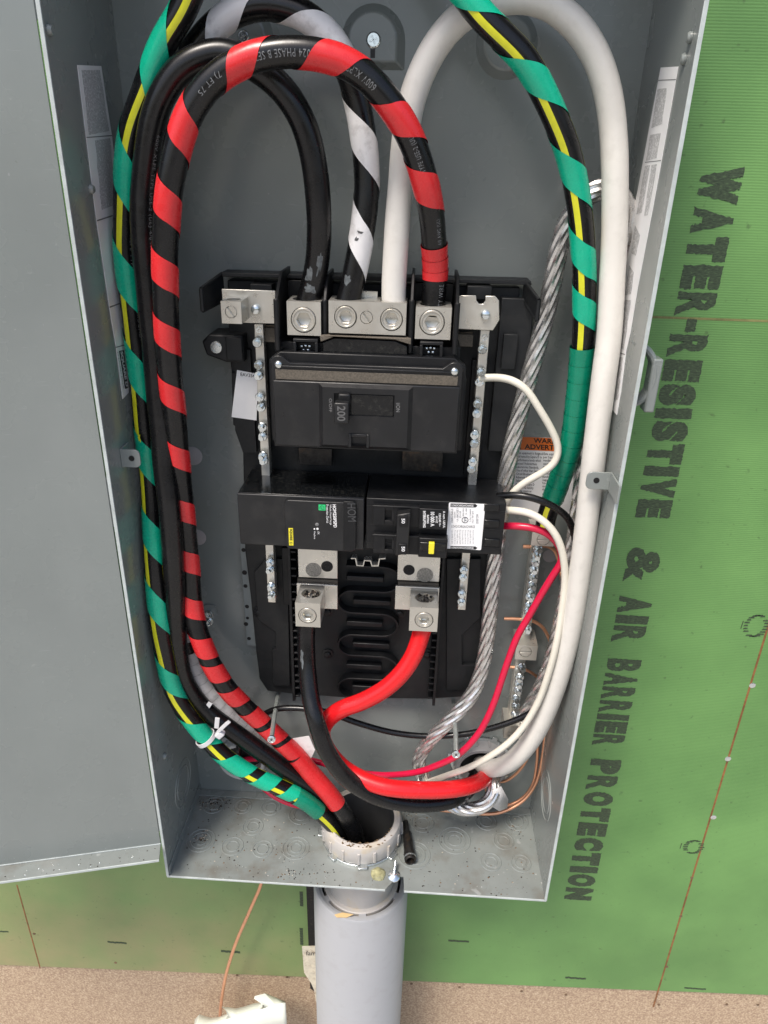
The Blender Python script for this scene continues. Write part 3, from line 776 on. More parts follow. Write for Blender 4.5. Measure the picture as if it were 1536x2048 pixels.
# small tabs that carry the inner cover
def rounded(x0, x1, z0, z1, r=3.0, corners=(1, 1, 1, 1)):
    pts = []
    for (cx, cz, a0), on in zip(((x1, z1, 0), (x0, z1, PI / 2), (x0, z0, PI), (x1, z0, 1.5 * PI)), corners):
        if not on: pts.append((cx, cz)); continue
        ox = cx - r if cx == x1 else cx + r; oz = cz - r if cz == z1 else cz + r
        for k in range(5): a = a0 + PI / 2 * k / 4; pts.append((ox + r * math.cos(a), oz + r * math.sin(a)))
    return pts
def boxes(name, m, parent, bevel, Yf, Yb, *rects):
    for q in rects: mb = MB(); mb.pbox(*q, Yf, Yb); part(mb, name, m, parent, bevel=bevel)
def tabpart(px0, py0, px1, py1, Y, side, hole):
    a, b = U(px0, py0, Y), U(px1, py1, Y); mb = MB()
    x0, x1 = (0.2, b.x) if side == 0 else (a.x, W - 0.2)
    mb.prism(rounded(x0, x1, b.z, a.z, 4, (1, 0, 0, 1) if side == 0 else (0, 1, 1, 0)), Y - 0.8, Y + 0.8)
    xw = (0.1, 1.6) if side == 0 else (W - 1.6, W - 0.1)
    mb.box(xw[0], xw[1], Y - (0.85 if side == 0 else 26), Y + (14 if side == 0 else 0.85), b.z - 0.3, a.z + 0.3)
    t = part(mb, 'cover_tab', 'box', box, bevel=0.35)
    h = U(*hole, Y - 1); mb = MB(); mb.lathe([(2.2, 0), (2.2, 0.3)], (h.x, Y - 1.1, h.z), 'y', 16); part(mb, 'tab_hole', 'blk', t)
tabpart(246, 898, 283, 935, -86, 0, (263, 917))
tabpart(1175, 943, 1212, 979, -90, 1, (1193, 961))
# latch on the outside of the right wall
mb = MB(); lp = [(W + T, -82, 532), (W + T + 13, -88, 522), (W + T + 17, -92, 500), (W + T + 14, -92, 484), (W + T + 9, -90, 488), (W + T, -84, 482)]
Pl = Path([(W + T - 1, -86, 528), (W + T + 8, -90, 524), (W + T + 13, -92, 514), (W + T + 13, -92, 498), (W + T + 8, -90, 488), (W + T - 1, -86, 484)], world=True, step=2)
for off in (-4, 0, 4):
    k = MB(); P2 = Path([(p.x, p.y + off, p.z) for p in Pl.P[::4]], world=True, step=2); tube(mb, P2, 2.3, 8)
latch = part(mb, 'latch', 'box', box)
mb = MB(); mb.box(W + T + 10, W + T + 17, -98, -86, 482, 519); part(mb, 'latch_plate', 'box', latch, bevel=1.2)
# door, swung open past flat
dz0 = 42.0; dirv = Vector((-141.0, -143.6 + D, 0)); dirv.normalize(); nd = Vector((-dirv.y, dirv.x, 0))
if nd.y > 0: nd = -nd
def door_slab(u0, u1, z0, z1, d0, d1):
    o = Vector((-T - 1.2, -D, 0)); vs = []
    for z in (z0, z1):
        for u, d in ((u0, d0), (u1, d0), (u1, d1), (u0, d1)): p = o + dirv * u + nd * d; vs.append((p.x, p.y, z))
    return vs, [(0,3,2,1),(4,5,6,7),(0,1,5,4),(1,2,6,5),(2,3,7,6),(3,0,4,7)]
mb = MB(); mb.add(*door_slab(0.5, 372, dz0, H, -1.6, 0)); door = part(mb, 'door', 'box', box, bevel=0.3, label='grey steel door swung open to the left')
mb = MB(); mb.add(*door_slab(0.5, 372, dz0 - 0.05, dz0 + 1.4, 0, 17.5)); part(mb, 'door_flange', 'boxfloor', door, bevel=0.3)
mb = MB(); mb.add(*door_slab(0.5, 372, dz0 - 0.3, dz0 + 2.0, 17.5, 18.6)); part(mb, 'flange_edge', 'edge', door, bevel=0.2)  # highlight along the flange front, painted as a pale strip
mb = MB(); mb.add(*door_slab(0.5, 372, dz0 + 1.45, dz0 + 2.6, -0.1, 0.8)); part(mb, 'fold_edge', 'edge', door, bevel=0.3)  # pale strip painting the highlight on the fold
mb = MB(); mb.add(*door_slab(370.5, 372, dz0 + 1.5, H, 0, 13)); part(mb, 'door_flange', 'box', door, bevel=0.3)
hin = MB()
for z in (60, 380, 700): hin.lathe([(2.0, 0), (2.0, 40)], (-T - 2.2, -D + 2.5, z), 'z', 12)
part(hin, 'hinge', 'box', door)
# labels on the side walls
def wall_label(name, X, pts, m, parent, th=0.25):
    n = len(pts); s = 1 if X < 100 else -1
    mb = MB(); mb.add([(X, y, z) for y, z in pts] + [(X + s * th, y, z) for y, z in pts],
                      [tuple(range(n)), tuple(range(n, 2 * n))] + [(i, (i + 1) % n, n + (i + 1) % n, n + i) for i in range(n)])
    return part(mb, name, m, parent, smooth=False)
def on(X, pts, off): return [(q.y, q.z) for q in (hit(x, y, 0, X + off) for x, y in pts)]
ll = wall_label('label_strip', 0.15, on(0, [(154, 130), (202, 132), (212, 200), (223, 269), (234, 360), (243, 450), (250, 620), (252, 697), (257, 785), (245, 798), (232, 697), (219, 620), (193, 444), (186, 392), (172, 276)], .15), 'label', box)
ll['label'] = 'white printed label strip on the left inner wall'
for q in ([(163, 140), (200, 140), (218, 262), (178, 270)], [(190, 281), (220, 276), (232, 408), (203, 420)]):
    wall_label('print_block', 0.45, on(0, q, .45), 'fine', ll, 0.05)
for q in ([(173, 274), (224, 270), (224, 272), (173, 276)], [(194, 440), (244, 424), (244, 426), (194, 443)], [(219, 613), (250, 602), (250, 604), (219, 616)], [(231, 694), (252, 688), (252, 690), (231, 696)]):
    wall_label('rule_line', 0.46, on(0, q, .46), 'inkg', ll, 0.05)
wall_label('logo_block', 0.46, on(0, [(238, 702), (248, 700), (256, 776), (250, 778)], .46), 'ink', ll, 0.05)
P0, P1, P2 = hit(239, 703, 0, .6), hit(250.5, 776, 0, .6), hit(247, 702, 0, .6)
printed('lettering', 'SQUARE D', 'inkw', ll, P0 + (P2 - P0) * .12, (P1 - P0) * .98, (P2 - P0) * .72, bold=0.05)
P0, P1, P2 = hit(234, 705, 0, .6), hit(246, 778, 0, .6), hit(237, 704.5, 0, .6)
printed('lettering', 'by Schneider Electric', 'inkg', ll, P0, P1 - P0, P2 - P0)
rl = wall_label('label_strip', W - 0.15, on(W, [(1322, 135), (1357, 133), (1338, 240), (1313, 380), (1295, 476), (1274, 587), (1261, 667), (1252, 706), (1242, 786), (1234, 830), (1214, 806), (1228, 690), (1241, 600), (1264, 435), (1276, 380), (1300, 250)], -.15), 'label', box)
rl['label'] = 'white printed label strip on the right inner wall'
for q in ([(1315, 178), (1334, 176), (1324, 248), (1303, 256)], [(1300, 270), (1322, 266), (1313, 316), (1292, 322)], [(1290, 332), (1300, 330), (1284, 425), (1273, 428)], [(1303, 330), (1314, 328), (1296, 430), (1288, 432)],
          [(1270, 450), (1280, 470), (1272, 512), (1262, 506)], [(1258, 530), (1268, 545), (1262, 588), (1250, 590)], [(1243, 600), (1262, 600), (1248, 700), (1230, 690)], [(1229, 712), (1246, 715), (1236, 800), (1218, 795)]):
    wall_label('print_block', W - 0.46, on(W, q, -.46), 'fine', rl, 0.05)
for q in ([(1314, 160), (1352, 158), (1352, 159.5), (1314, 161.5)], [(1290, 324), (1322, 320), (1322, 321.5), (1290, 325.5)], [(1230, 702), (1250, 708), (1250, 710), (1230, 704)]):
    wall_label('rule_line', W - 0.47, on(W, q, -.47), 'inkg', rl, 0.05)
# orange warning label on the back panel
a, b = U(1030, 873, -0.5), U(1156, 1012, -0.5)
mb = MB(); mb.box(a.x, b.x, -0.7, -0.4, b.z - 8, a.z); wl = part(mb, 'warning_label', 'label', box, label='orange-headed warning label on the back of the box')
c = U(1030, 899, -0.5); mb = MB(); mb.box(a.x + .1, b.x - .1, -0.85, -0.72, c.z, a.z); part(mb, 'header_band', 'orange', wl)
printed_px('lettering', 'WARNING', 'ink', wl, -0.95, (1067, 886), (1142, 889), (1067, 876), bold=0.03)
printed_px('lettering', 'ADVERTENCIA', 'ink', wl, -0.95, (1049, 898), (1154, 902), (1049, 888), bold=0.03)
mb = MB(); q = U(1036, 893, -0.95); mb.prism([(q.x - 3, q.z - 2.4), (q.x + 3, q.z - 2.4), (q.x, q.z + 3)], -0.98, -0.87); part(mb, 'warning_triangle', 'ink', wl)
t1 = 'This equipment is designed\nand tested by Square D to\nperformance levels which\nexceed Underwriters\nLaboratories Standards.\nUse of other than Square D\nCircuit Breakers May\nAdversely Affect User\nSafety and Impair\nReliability. Square D\ndisclaims all liability\nfor loss, injury or\nvalue damage.'
t2 = 'Este equipo fue\npor Square D para\nrendimiento que\nexceden las normas\ninternas. El uso\nde interruptores que\nno sean Square D\npuede afectar la\nseguridad y el\nfuncionamiento.\nuse un interruptor\nde seguridad.'
printed_px('lettering', t1, 'ink', wl, -0.95, (1030, 992), (1082, 994), (1034, 903), bold=0.012, res=1)
printed_px('lettering', t2, 'ink', wl, -0.95, (1084, 982), (1130, 984), (1087, 905), bold=0.012, res=1)

# ================================================================== BLACK INTERIOR OF THE PANEL
inter = thing('panel_interior', (185, 0, 160), 'black plastic interior with bus bars and screw terminals in the middle of the box', 'panel interior')
YP = -16
def wpoly(pts, Y): return [(U(x, y, Y).x, U(x, y, Y).z) for x, y in pts]
mb = MB(); mb.prism(wpoly([(455,560),(1040,575),(1036,640),(1034,860),(1008,905),(1004,960),(985,1050),(983,1200),(962,1250),(966,1330),(950,1392),(860,1398),(700,1396),(585,1388),(535,1382),(519,1358),(512,1300),(502,1200),(490,1100),(486,905),(478,878),(478,860),(463,745),(458,700)], YP), YP, -3)
part(mb, 'base_pan', 'blk2', inter, bevel=0.8)
# top wall of the pan with its flared ends
mb = MB(); a, b = U(440, 545, -24), U(1062, 562, -24)
mb.prism([(a.x, a.z), (b.x, b.z), (b.x + 1, b.z - 3), (a.x, a.z - 3)], -24, -4)
l0, l1 = U(400, 575, -52), U(445, 545, -24)
part(mb, 'pan_top_rim', 'blk2', inter, bevel=0.5)
def flap(p0, p1, zdrop0, zdrop1, name='end_flap', m='blk2', lip=True):
    """upright plastic wing between two plan points"""
    (x0, y0, z0), (x1, y1, z1) = p0, p1; mb = MB(); d = Vector((x1 - x0, y1 - y0)); d.normalize(); nn = Vector((-d.y, d.x)) * 1.0
    vs = []
    for (x, y, z, dr) in ((x0, y0, z0, zdrop0), (x1, y1, z1, zdrop1)):
        for s_ in (1, -1):
            for zz in (z, z - dr): vs.append((x + nn.x * s_, y + nn.y * s_, zz))
    mb.add(vs, [(0,1,5,4),(2,6,7,3),(0,4,6,2),(1,3,7,5),(0,2,3,1),(4,5,7,6)])
    if lip:
        rod(mb, (x0, y0, z0), (x0, y0, z0 - zdrop0), 1.7, 10); rod(mb, (x0, y0, z0), (x1, y1, z1), 1.4, 8); rod(mb, (x0, y0, z0 - zdrop0), (x1, y1, z1 - zdrop1), 1.4, 8)
    return part(mb, name, m, inter)
p0, p1 = U(402, 577, -50), U(444, 547, -22)
q0 = U(405, 622, -50); q1 = U(436, 600, -22)
flap(p0, p1, p0.z - q0.z, p1.z - q1.z)
p0, p1 = U(1078, 600, -44), U(1050, 563, -20); q0 = U(1062, 640, -44)
flap(p0, p1, max(8, p0.z - q0.z), 12)
boxes('rim_block', 'blk2', inter, 0.5, -30, -14, (500, 568, 544, 590), (935, 572, 982, 600))
# side wall of the upper pan on the right
boxes('side_ledge', 'blk2', inter, 0.6, -24, -15, (1004, 596, 1036, 905)); boxes('ledge_pad', 'blk2', inter, 0.6, -28, -24.1, (1008, 668, 1030, 740))
# mounting ears
def ear(px0, py0, px1, py1, sx, sy, left=True):
    Y = -30; a, b = U(px0, py0, Y), U(px1, py1, Y); mb = MB()
    if left: pts = [(a.x, a.z - 6), (a.x + 6, a.z), (b.x, a.z), (b.x, b.z), (a.x + 18, b.z), (a.x + 3, b.z + 5)]
    else: pts = [(a.x, a.z), (b.x - 5, a.z), (b.x, a.z - 6), (b.x, b.z + 4), (b.x - 4, b.z), (a.x, b.z)]
    mb.prism(pts, Y, -3); e = part(mb, 'mounting_ear', 'blk2', inter, bevel=1.4)
    s_ = U(sx, sy, Y - 1); mb = MB()
    mb.lathe([(4.9, 1), (4.9, -0.6), (4.4, -1.2), (3.6, -1.2), (3.4, -0.4)], (s_.x, Y, s_.z), 'y', 22, False, True)
    slotted_disc(mb, (s_.x, Y - 1.3, s_.z), 2.9, 2.0, 0.8, 0.9)
    part(mb, 'ear_screw', 'zinc', e)
    mb = MB(); mb.pbox(px0 + 48 if left else px0 + 2, py0 + 6, px1 - 3 if left else px0 + 10, py1 - 4, Y - 1.5, Y + 1); part(mb, 'ear_pad', 'blk2', e, bevel=0.8)
ear(402, 668, 489, 726, 432, 695)
p = U(1047, 715, -22); mb = MB(); mb.lathe([(4.6, 1), (4.6, -0.6), (3.6, -1.4), (2.2, -1.4), (2.0, -0.6)], (p.x, -22, p.z), 'y', 20, False, True); part(mb, 'ear_screw', 'zinc', inter)
mb = MB(); mb.pbox(1030, 690, 1068, 740, -20, -3); part(mb, 'mounting_ear', 'blk2', inter, bevel=1.2)
# side pan details: raised pads and grooves
mb = MB(); mb.prism(wpoly([(463, 745), (490, 745), (494, 905), (486, 905), (478, 880), (478, 858), (466, 850)], -19), -19, -15.5); part(mb, 'side_flange', 'blk2', inter, bevel=0.6)
mb = MB(); mb.prism(wpoly([(508, 1145), (533, 1118), (575, 1118), (580, 1372), (545, 1372), (545, 1300), (551, 1298), (551, 1264), (516, 1240)], -20), -20, -15.5); part(mb, 'side_tray', 'blk2', inter, bevel=0.5)
mb = MB(); mb.prism(wpoly([(893, 1118), (962, 1118), (962, 1235), (924, 1270), (924, 1330), (956, 1330), (948, 1380), (893, 1380)], -20), -20, -15.5); part(mb, 'side_tray', 'blk2', inter, bevel=0.5)
for px, py in ((516, 1226), (655, 1225), (655, 1310), (855, 1310), (800, 1228)):
    p = U(px, py, -19); mb = MB(); mb.lathe([(5.2, 3), (5.2, 0), (4.2, -0.4), (3.2, -0.4), (3.0, -2.2), (2.4, -2.6)], (p.x, -17.5, p.z), 'y', 20, False, True); part(mb, 'moulded_pin', 'blk', inter)
# perforated grey strip on the left
mb = MB(); a, b = U(474, 985, -5), U(512, 1290, -5); mb.box(a.x, a.x + 14, -6.5, -5, b.z, a.z); mb.box(a.x + 12.7, a.x + 14, -5, -0.5, b.z, a.z)
ps = part(mb, 'perforated_strip', 'strapg', inter, bevel=0.3, label='grey punched steel strip')
for px, py, r in ((487, 1100, 2.0), (489, 1145, 2.4), (491, 1172, 2.0), (494, 1213, 2.0), (495, 1236, 1.6), (492, 1248, 2.2), (498, 1277, 1.9)):
    p = U(px, py, -6.6); mb = MB(); mb.lathe([(r, 0), (r, 0.3)], (p.x, -6.75, p.z), 'y', 16); part(mb, 'punched_hole', 'blk', ps)
# terminal bars
def tbar(px0, py0, px1, py1, w, Y, name, parent, screws, m='tin', th=9, sc=1.0, nohole=()):
    a, b = U(px0, py0, Y), U(px1, py1, Y); x = (a.x + b.x) / 2
    mb = MB(); mb.box(x - w / 2, x + w / 2, Y, Y + th, b.z, a.z)
    o = part(mb, name, m, parent, bevel=0.35)
    for px, py in screws: tscrew(px, py, Y, o, sc)
    for px, py in nohole:
        p = U(px, py, Y); mb = MB(); mb.lathe([(2.5, 0), (2.5, -.25), (2.0, -.3), (1.9, 0.2)], (x, Y, p.z), 'y', 14, False, True)
        slotted_disc(mb, (x, Y - 0.3, p.z), 1.8, 1.5, 0.9, 0.8); part(mb, 'sunk_screw', 'zinc', o)
    return o
tbar(517, 648, 544, 1205, 6.9, -34, 'neutral_bar', inter, [(514,685),(517,730),(518,751),(520,794),(522,814),(524,853),(526,872),(527,911),(528,921),(541,1124),(542,1138),(543,1172),(544,1188)], nohole=[(517, 659)])
tbar(968, 660, 925, 1220, 6.9, -34, 'neutral_bar', inter, [(965,699),(961,745),(959,764),(955,808),(953,827),(950,869),(948,887),(945,923),(943,938),(928,1139),(926,1154),(924,1187),(923,1203)], nohole=[(966, 675)])
boxes('bar_rail', 'blk', inter, 0.4, -22, -12, (527, 690, 540, 905), (945, 720, 958, 950))
# upper tinned plates with the small lug
mb = MB(); mb.pbox(443, 578, 553, 648, -38, -36); pl = part(mb, 'neutral_plate', 'tin', inter, bevel=0.4)
a, b = U(441, 602, -60), U(483, 648, -60); a2 = U(484, 648, -60)
x0_, x1_ = a.x, a2.x
c = U(462, 624, -60)
lug('small_lug', pl, x0_, x1_, b.z, a.z, -60, -38.5, [(c.x, c.z, 4.4, -0.95)], [((x0_ + x1_) / 2, -50, 5.0, 5.5)])
def stud(px, py, Y, parent):
    p = U(px, py, Y - 2); mb = MB(); mb.lathe([(3.6, 2), (3.6, 0), (3.1, -1.4), (1.5, -2.2)], (p.x, Y - 2, p.z), 'y', 18, False, True); part(mb, 'plate_screw', 'zinc', parent)
stud(511, 619, -38, pl)
mb = MB(); mb.prism(wpoly([(915, 591), (952, 591), (953, 601), (958, 608), (966, 608), (971, 601), (971, 592), (990, 592), (998, 601), (999, 640), (986, 661), (915, 658)], -38), -38, -36)
pr = part(mb, 'neutral_plate', 'tin', inter, bevel=0.4); stud(971, 630, -38, pr)
boxes('plate_support', 'grime', inter, 0.5, -30, -20, (527, 655, 553, 685), (912, 668, 945, 694))
# upright barriers between the lugs
def fin(px, pyt, pyb, Yf, yb=-10, w=2.2, slope=22):
    a, b = U(px, pyt, Yf), U(px, pyb, Yf); x = (a.x + b.x) / 2; mb = MB()
    vs = [(x + s_ * w / 2, y, z) for s_ in (-1, 1) for y, z in ((Yf, b.z), (Yf, a.z), (Yf + slope, a.z + 16), (yb, a.z + 16), (yb, b.z))]
    mb.add(vs, [(0,1,2,3,4), (9,8,7,6,5)] + [(i, 5 + i, 5 + (i + 1) % 5, (i + 1) % 5) for i in range(5)])
    rod(mb, (x, Yf, b.z - 1), (x, Yf, a.z), 2.0, 10)
    return part(mb, 'barrier', 'blk', inter, bevel=0.4)
fin(554, 598, 698, -66); fin(650, 600, 700, -58, slope=14); fin(822, 600, 704, -60, slope=14); fin(912, 606, 706, -66)
boxes('lug_bay', 'blk', inter, 0.4, -24, -14, (575, 560, 650, 598), (826, 566, 905, 606))
# main neutral lug block between the two breaker lugs
a, b = U(657, 601, -62), U(811, 671, -62); h1, h2, h3 = U(691, 634, -62), U(733, 635, -62), U(783, 639, -62)
nl = lug('neutral_lug_block', inter, a.x, b.x, b.z, a.z, -62, -38, [(h1.x, h1.z, 8.2, 'hex'), (h2.x, h2.z, 4.6, -0.9), (h3.x, h3.z, 8.2, 'hex')], [(h1.x, -50, 9.2, 9.2), (h3.x, -50, 9.2, 9.2)])
mb = MB(); mb.box(a.x + 22, b.x - 22, -40, -37, a.z - 2, a.z + 4); part(mb, 'backplate', 'tin', nl)
# bus plates and lower feed-through lugs
def busplate(px0, py0, px1, py1, Y, name='bus_plate'):
    mb = MB(); mb.pbox(px0, py0, px1, py1, Y, Y + 2.6); return part(mb, name, 'tin', inter, bevel=0.4)
bL = busplate(595, 1085, 675, 1158, -34); bR = busplate(797, 1085, 878, 1164, -34)
boxes('bus_step', 'grime', inter, 0, -31, -28, (595, 1157, 675, 1168), (796, 1163, 877, 1174))
bL2 = busplate(593, 1167, 675, 1219, -36); bR2 = busplate(791, 1172, 876, 1223, -36)
boxes('bus_strap', 'tool', inter, 0.4, -28, -24, (597, 895, 664, 932), (805, 900, 884, 944))  # bright metal straps coloured dark for the black they reflect
for px, py, rr in ((654, 1133, 5.2), (818, 1140, 5.0)):
    p = U(px, py, -34.2); mb = MB(); mb.lathe([(rr, 0.4), (rr, -0.3), (rr * .6, -0.3), (rr * .55, -0.05), (rr*.3, -.05), (rr*.28,-.3)], (p.x, -34.2, p.z), 'y', 24, False, True); part(mb, 'plate_hole', 'blk', bL if px < 700 else bR)
for px, py, par in ((627, 1140, bL), (850, 1150, bR)):
    p = U(px, py, -34.2); mb = MB(); mb.lathe([(7.2, 0), (5.5, -0.12)], (p.x, -34.05, p.z), 'y', 24, False, True)
    o = part(mb, 'scorch_mark', 'scorch', par)
a, b = U(590, 1205, -66), U(641, 1255, -66); c = U(615, 1231, -66)
l1 = lug('feed_lug', inter, a.x, b.x, b.z, a.z, -66, -37, [(c.x, c.z, 8.0, 'hex')], [(c.x + 1, -50, 8.4, 8.0)])
for X0, par in (((a.x + b.x) / 2 + 1, l1),):
    mb = MB()
    for k in range(26): q = Vector((X0 + random.uniform(-6, 6), -50 + random.uniform(-5.5, 5.5), a.z - 1.6)); rod(mb, q, q + Vector((random.uniform(-1.5, 1.5), random.uniform(-1.5, 1.5), 0.9)), 1.1, 6)
    part(mb, 'strand_end', 'tool', par)
a, b = U(820, 1214, -66), U(874, 1264, -66); c = U(848, 1240, -66)
l2 = lug('feed_lug', inter, a.x, b.x, b.z, a.z, -66, -37, [(c.x, c.z, 8.0, 'hex')], [(c.x, -50, 8.4, 8.0)])
mb = MB()
for k in range(26): q = Vector((c.x + random.uniform(-6, 6), -50 + random.uniform(-5.5, 5.5), a.z - 1.6)); rod(mb, q, q + Vector((random.uniform(-1.5, 1.5), random.uniform(-1.5, 1.5), 0.9)), 1.1, 6)
part(mb, 'strand_end', 'tool', l2)
# snaking insulating ribs
rows = [1084, 1132, 1182, 1226, 1270, 1311, 1357, 1396]
def zrow(i): return U(735, rows[i] , -24).z
xl, xr = U(705, 1250, -24).x, U(765, 1250, -24).x
pts = [(xl, zrow(0))] if False else []
pts.append((xl - 6, zrow(1)))
for i in range(1, 7):
    z0_, z1_ = zrow(i), zrow(i + 1); r = (z0_ - z1_) / 2; zc = (z0_ + z1_) / 2
    if i % 2 == 1: pts.append((xr, z0_)); pts += [(xr + r * 1.15 * math.sin(PI * k / 10), zc + r * math.cos(PI * k / 10)) for k in range(1, 10)]; pts.append((xr, z1_))
    else: pts.append((xl, z0_)); pts += [(xl - r * 1.15 * math.sin(PI * k / 10), zc + r * math.cos(PI * k / 10)) for k in range(1, 10)]; pts.append((xl, z1_))
# mirror the phase so that the first bend opens to the right under the breakers
mb = MB(); mb.wallpath(pts, 1.9, -26, -15.5); part(mb, 'snaking_rib', 'blk', inter, bevel=0.35)
for i in range(1, 7):
    zc = (zrow(i) + zrow(i + 1)) / 2; x0, x1 = (xl - 6, xr) if i % 2 else (xl, xr + 7)
    mb = MB(); mb.box(x0, x1, -23, -15.5, zc - 4.0, zc + 1.2); part(mb, 'rib_bar', 'blk', inter, bevel=0.8)
mb = MB(); mb.box(xl - 12, xr + 12, -15.9, -15.6, zrow(7), zrow(1))
# toothed rails
def rail(px0, py0, px1, py1, teeth, side):
    a, b = U(px0, py0, -30), U(px1, py1, -30); x = (a.x + b.x) / 2
    mb = MB(); mb.box(x - 1.3, x + 1.3, -30, -15.5, b.z, a.z); r = part(mb, 'toothed_rail', 'blk', inter, bevel=0.3)
    for py in teeth:
        z = U(px0, py, -30).z; mb = MB(); mb.box(x + side * 1.25, x + side * 6, -29, -17, z - 0.9, z + 0.9); part(mb, 'tooth', 'blk', r, bevel=0.3)
TT = [1105, 1120, 1138, 1153, 1170, 1185, 1200, 1218, 1232, 1246, 1263, 1277, 1291, 1307, 1320, 1334, 1352, 1364, 1377, 1393]
rail(579, 1096, 586, 1402, TT, 1); rail(880, 1100, 875, 1412, [t + 6 for t in TT], -1)
mb = MB(); a, b = U(563, 1096, -24), U(570, 1210, -24); mb.box(a.x, a.x + 6, -24, -15.5, b.z, a.z); part(mb, 'side_rib', 'blk', inter, bevel=0.4)
# steel jaw clip below the two pole breaker
mb = MB(); mb.wallpath(wpoly([(702,1117),(711,1117),(714,1131),(726,1132),(729,1121),(741,1122),(744,1132),(756,1132),(759,1118),(771,1117)], -60), 1.1, -60, -53); part(mb, 'jaw_clip', 'tin', inter)
# serial sticker
mb = MB(); mb.prism(wpoly([(474, 740), (516, 748), (513, 841), (463, 834)], -21), -21, -20.7); st = part(mb, 'serial_sticker', 'label', inter, smooth=False, label='small white serial sticker')
printed_px('lettering', 'EAV3549', 'ink', st, -21.15, (481, 752), (514, 756), (481, 745), bold=0.01)
mb = MB(); mb.prism(wpoly([(469, 700), (500, 700), (513, 905), (486, 905), (470, 860)], -20.2), -20.2, -15.5); part(mb, 'sticker_pad', 'blk2', inter)

# ================================================================== MAIN BREAKER
YM = -72
mbk = thing('main_breaker', (183, -40, 430), 'large black 200 amp main breaker with lever switched off, above the two smaller breakers', 'circuit breaker')
boxes('housing_top', 'blk', mbk, 0.8, -58, -17, (556, 682, 918, 741)); boxes('housing', 'blk', mbk, 0.8, -62, -17, (546, 742, 922, 902))
def window(px0, py0, px1, py1, Y, par, deep=-50):
    """recessed opening: dark well with a frame round it"""
    a, b = U(px0, py0, Y), U(px1, py1, Y); t = 2.2; mb = MB()
    for q in ((a.x - t, b.x + t, a.z, a.z + t), (a.x - t, b.x + t, b.z - t, b.z), (a.x - t, a.x, b.z, a.z), (b.x, b.x + t, b.z, a.z)): mb.box(q[0], q[1], Y, -57.5, q[2], q[3])
    o = part(mb, 'terminal_bay', 'blk', par, bevel=0.4)
    return o
wL = window(592, 684, 630, 722, -66, mbk); wR = window(846, 690, 878, 726, -66, mbk)
for par, cx, cy in ((wL, 611, 693), (wR, 861, 697)):
    for dx, dy in ((-8, 0), (0, -1), (8, 0), (-4, 8), (5, 8)):
        p = U(cx + dx, cy + dy, -59); mb = MB(); mb.lathe([(1.2, 0), (1.0, -0.8), (0.4, -1.1)], (p.x, -58.4, p.z), 'y', 10, False, True); part(mb, 'wire_tip', 'zinc', par)
mb = MB(); mb.pprism([(645, 686), (668, 676), (790, 682), (814, 692), (816, 722), (646, 718)], -64, -57.5); part(mb, 'arc_hood', 'blkshiny', mbk, bevel=0.6)
mb = MB(); mb.pprism([(640, 672), (822, 678), (822, 690), (790, 680), (668, 674), (641, 684)], -66, -57.5); part(mb, 'dusty_lip', 'grime', mbk, bevel=0.5)
# cover
e1, e2 = U(557, 729, YM), U(909, 743, YM)
cl, cr = U(543, 745, YM), U(924, 760, YM); cb = U(735, 900, YM).z
mb = MB(); r = 6.4
pts = [(cl.x, cb), (cr.x, cb), (cr.x, e2.z)]
pts += [(e2.x + r * math.cos(a), e2.z + r * math.sin(a)) for a in [0.1 + k * 0.28 for k in range(9)]]
tz = (e1.z + e2.z) / 2 + 1.5
pts += [(e2.x - r - 2, tz), (e1.x + r + 2, tz)]
pts += [(e1.x + r * math.cos(a), e1.z + r * math.sin(a)) for a in [0.7 + k * 0.28 for k in range(9)]]
pts += [(cl.x, e1.z)]
mb.prism(pts, YM, -60); cover = part(mb, 'cover', 'blkface', mbk, bevel=1.0)
mb = MB(); mb.prism([(cl.x - 2.5, cb + 3), (cr.x + 2.5, cb + 3), (cr.x + 2.5, e2.z + 2), (cr.x - 6, e2.z + 8.5), (cl.x + 6, e1.z + 8.5), (cl.x - 2.5, e1.z + 2)], YM + 4, -56); part(mb, 'cover_flange', 'blk', cover, bevel=0.8)
for e in (e1, e2):
    mb = MB(); mb.lathe([(2.9, 1), (2.9, -0.4), (2.2, -1.4), (0.8, -1.9)], (e.x, YM - 0.3, e.z), 'y', 18, False, True); part(mb, 'rivet', 'zinc', cover)
g0 = U(735, 742, YM).z; g1 = U(735, 765, YM).z
mb = MB(); mb.box(cl.x + 3, cr.x - 3, YM - 0.7, YM + 0.4, g1, g0 - 1); part(mb, 'dusty_ledge', 'grime', cover, bevel=0.4)
mb = MB(); mb.box(cl.x + 1, cr.x - 1, YM - 2.2, YM + 0.4, cb + 1.4, g1 - 0.4); plate = part(mb, 'face_plate', 'blkface', cover, bevel=1.0)
mb = MB(); mb.box(cl.x + 8, cr.x - 8, YM - 1.6, YM - 0.1, g0 + 0.6, g0 + 2.0); part(mb, 'ridge', 'blkface', cover, bevel=0.4)
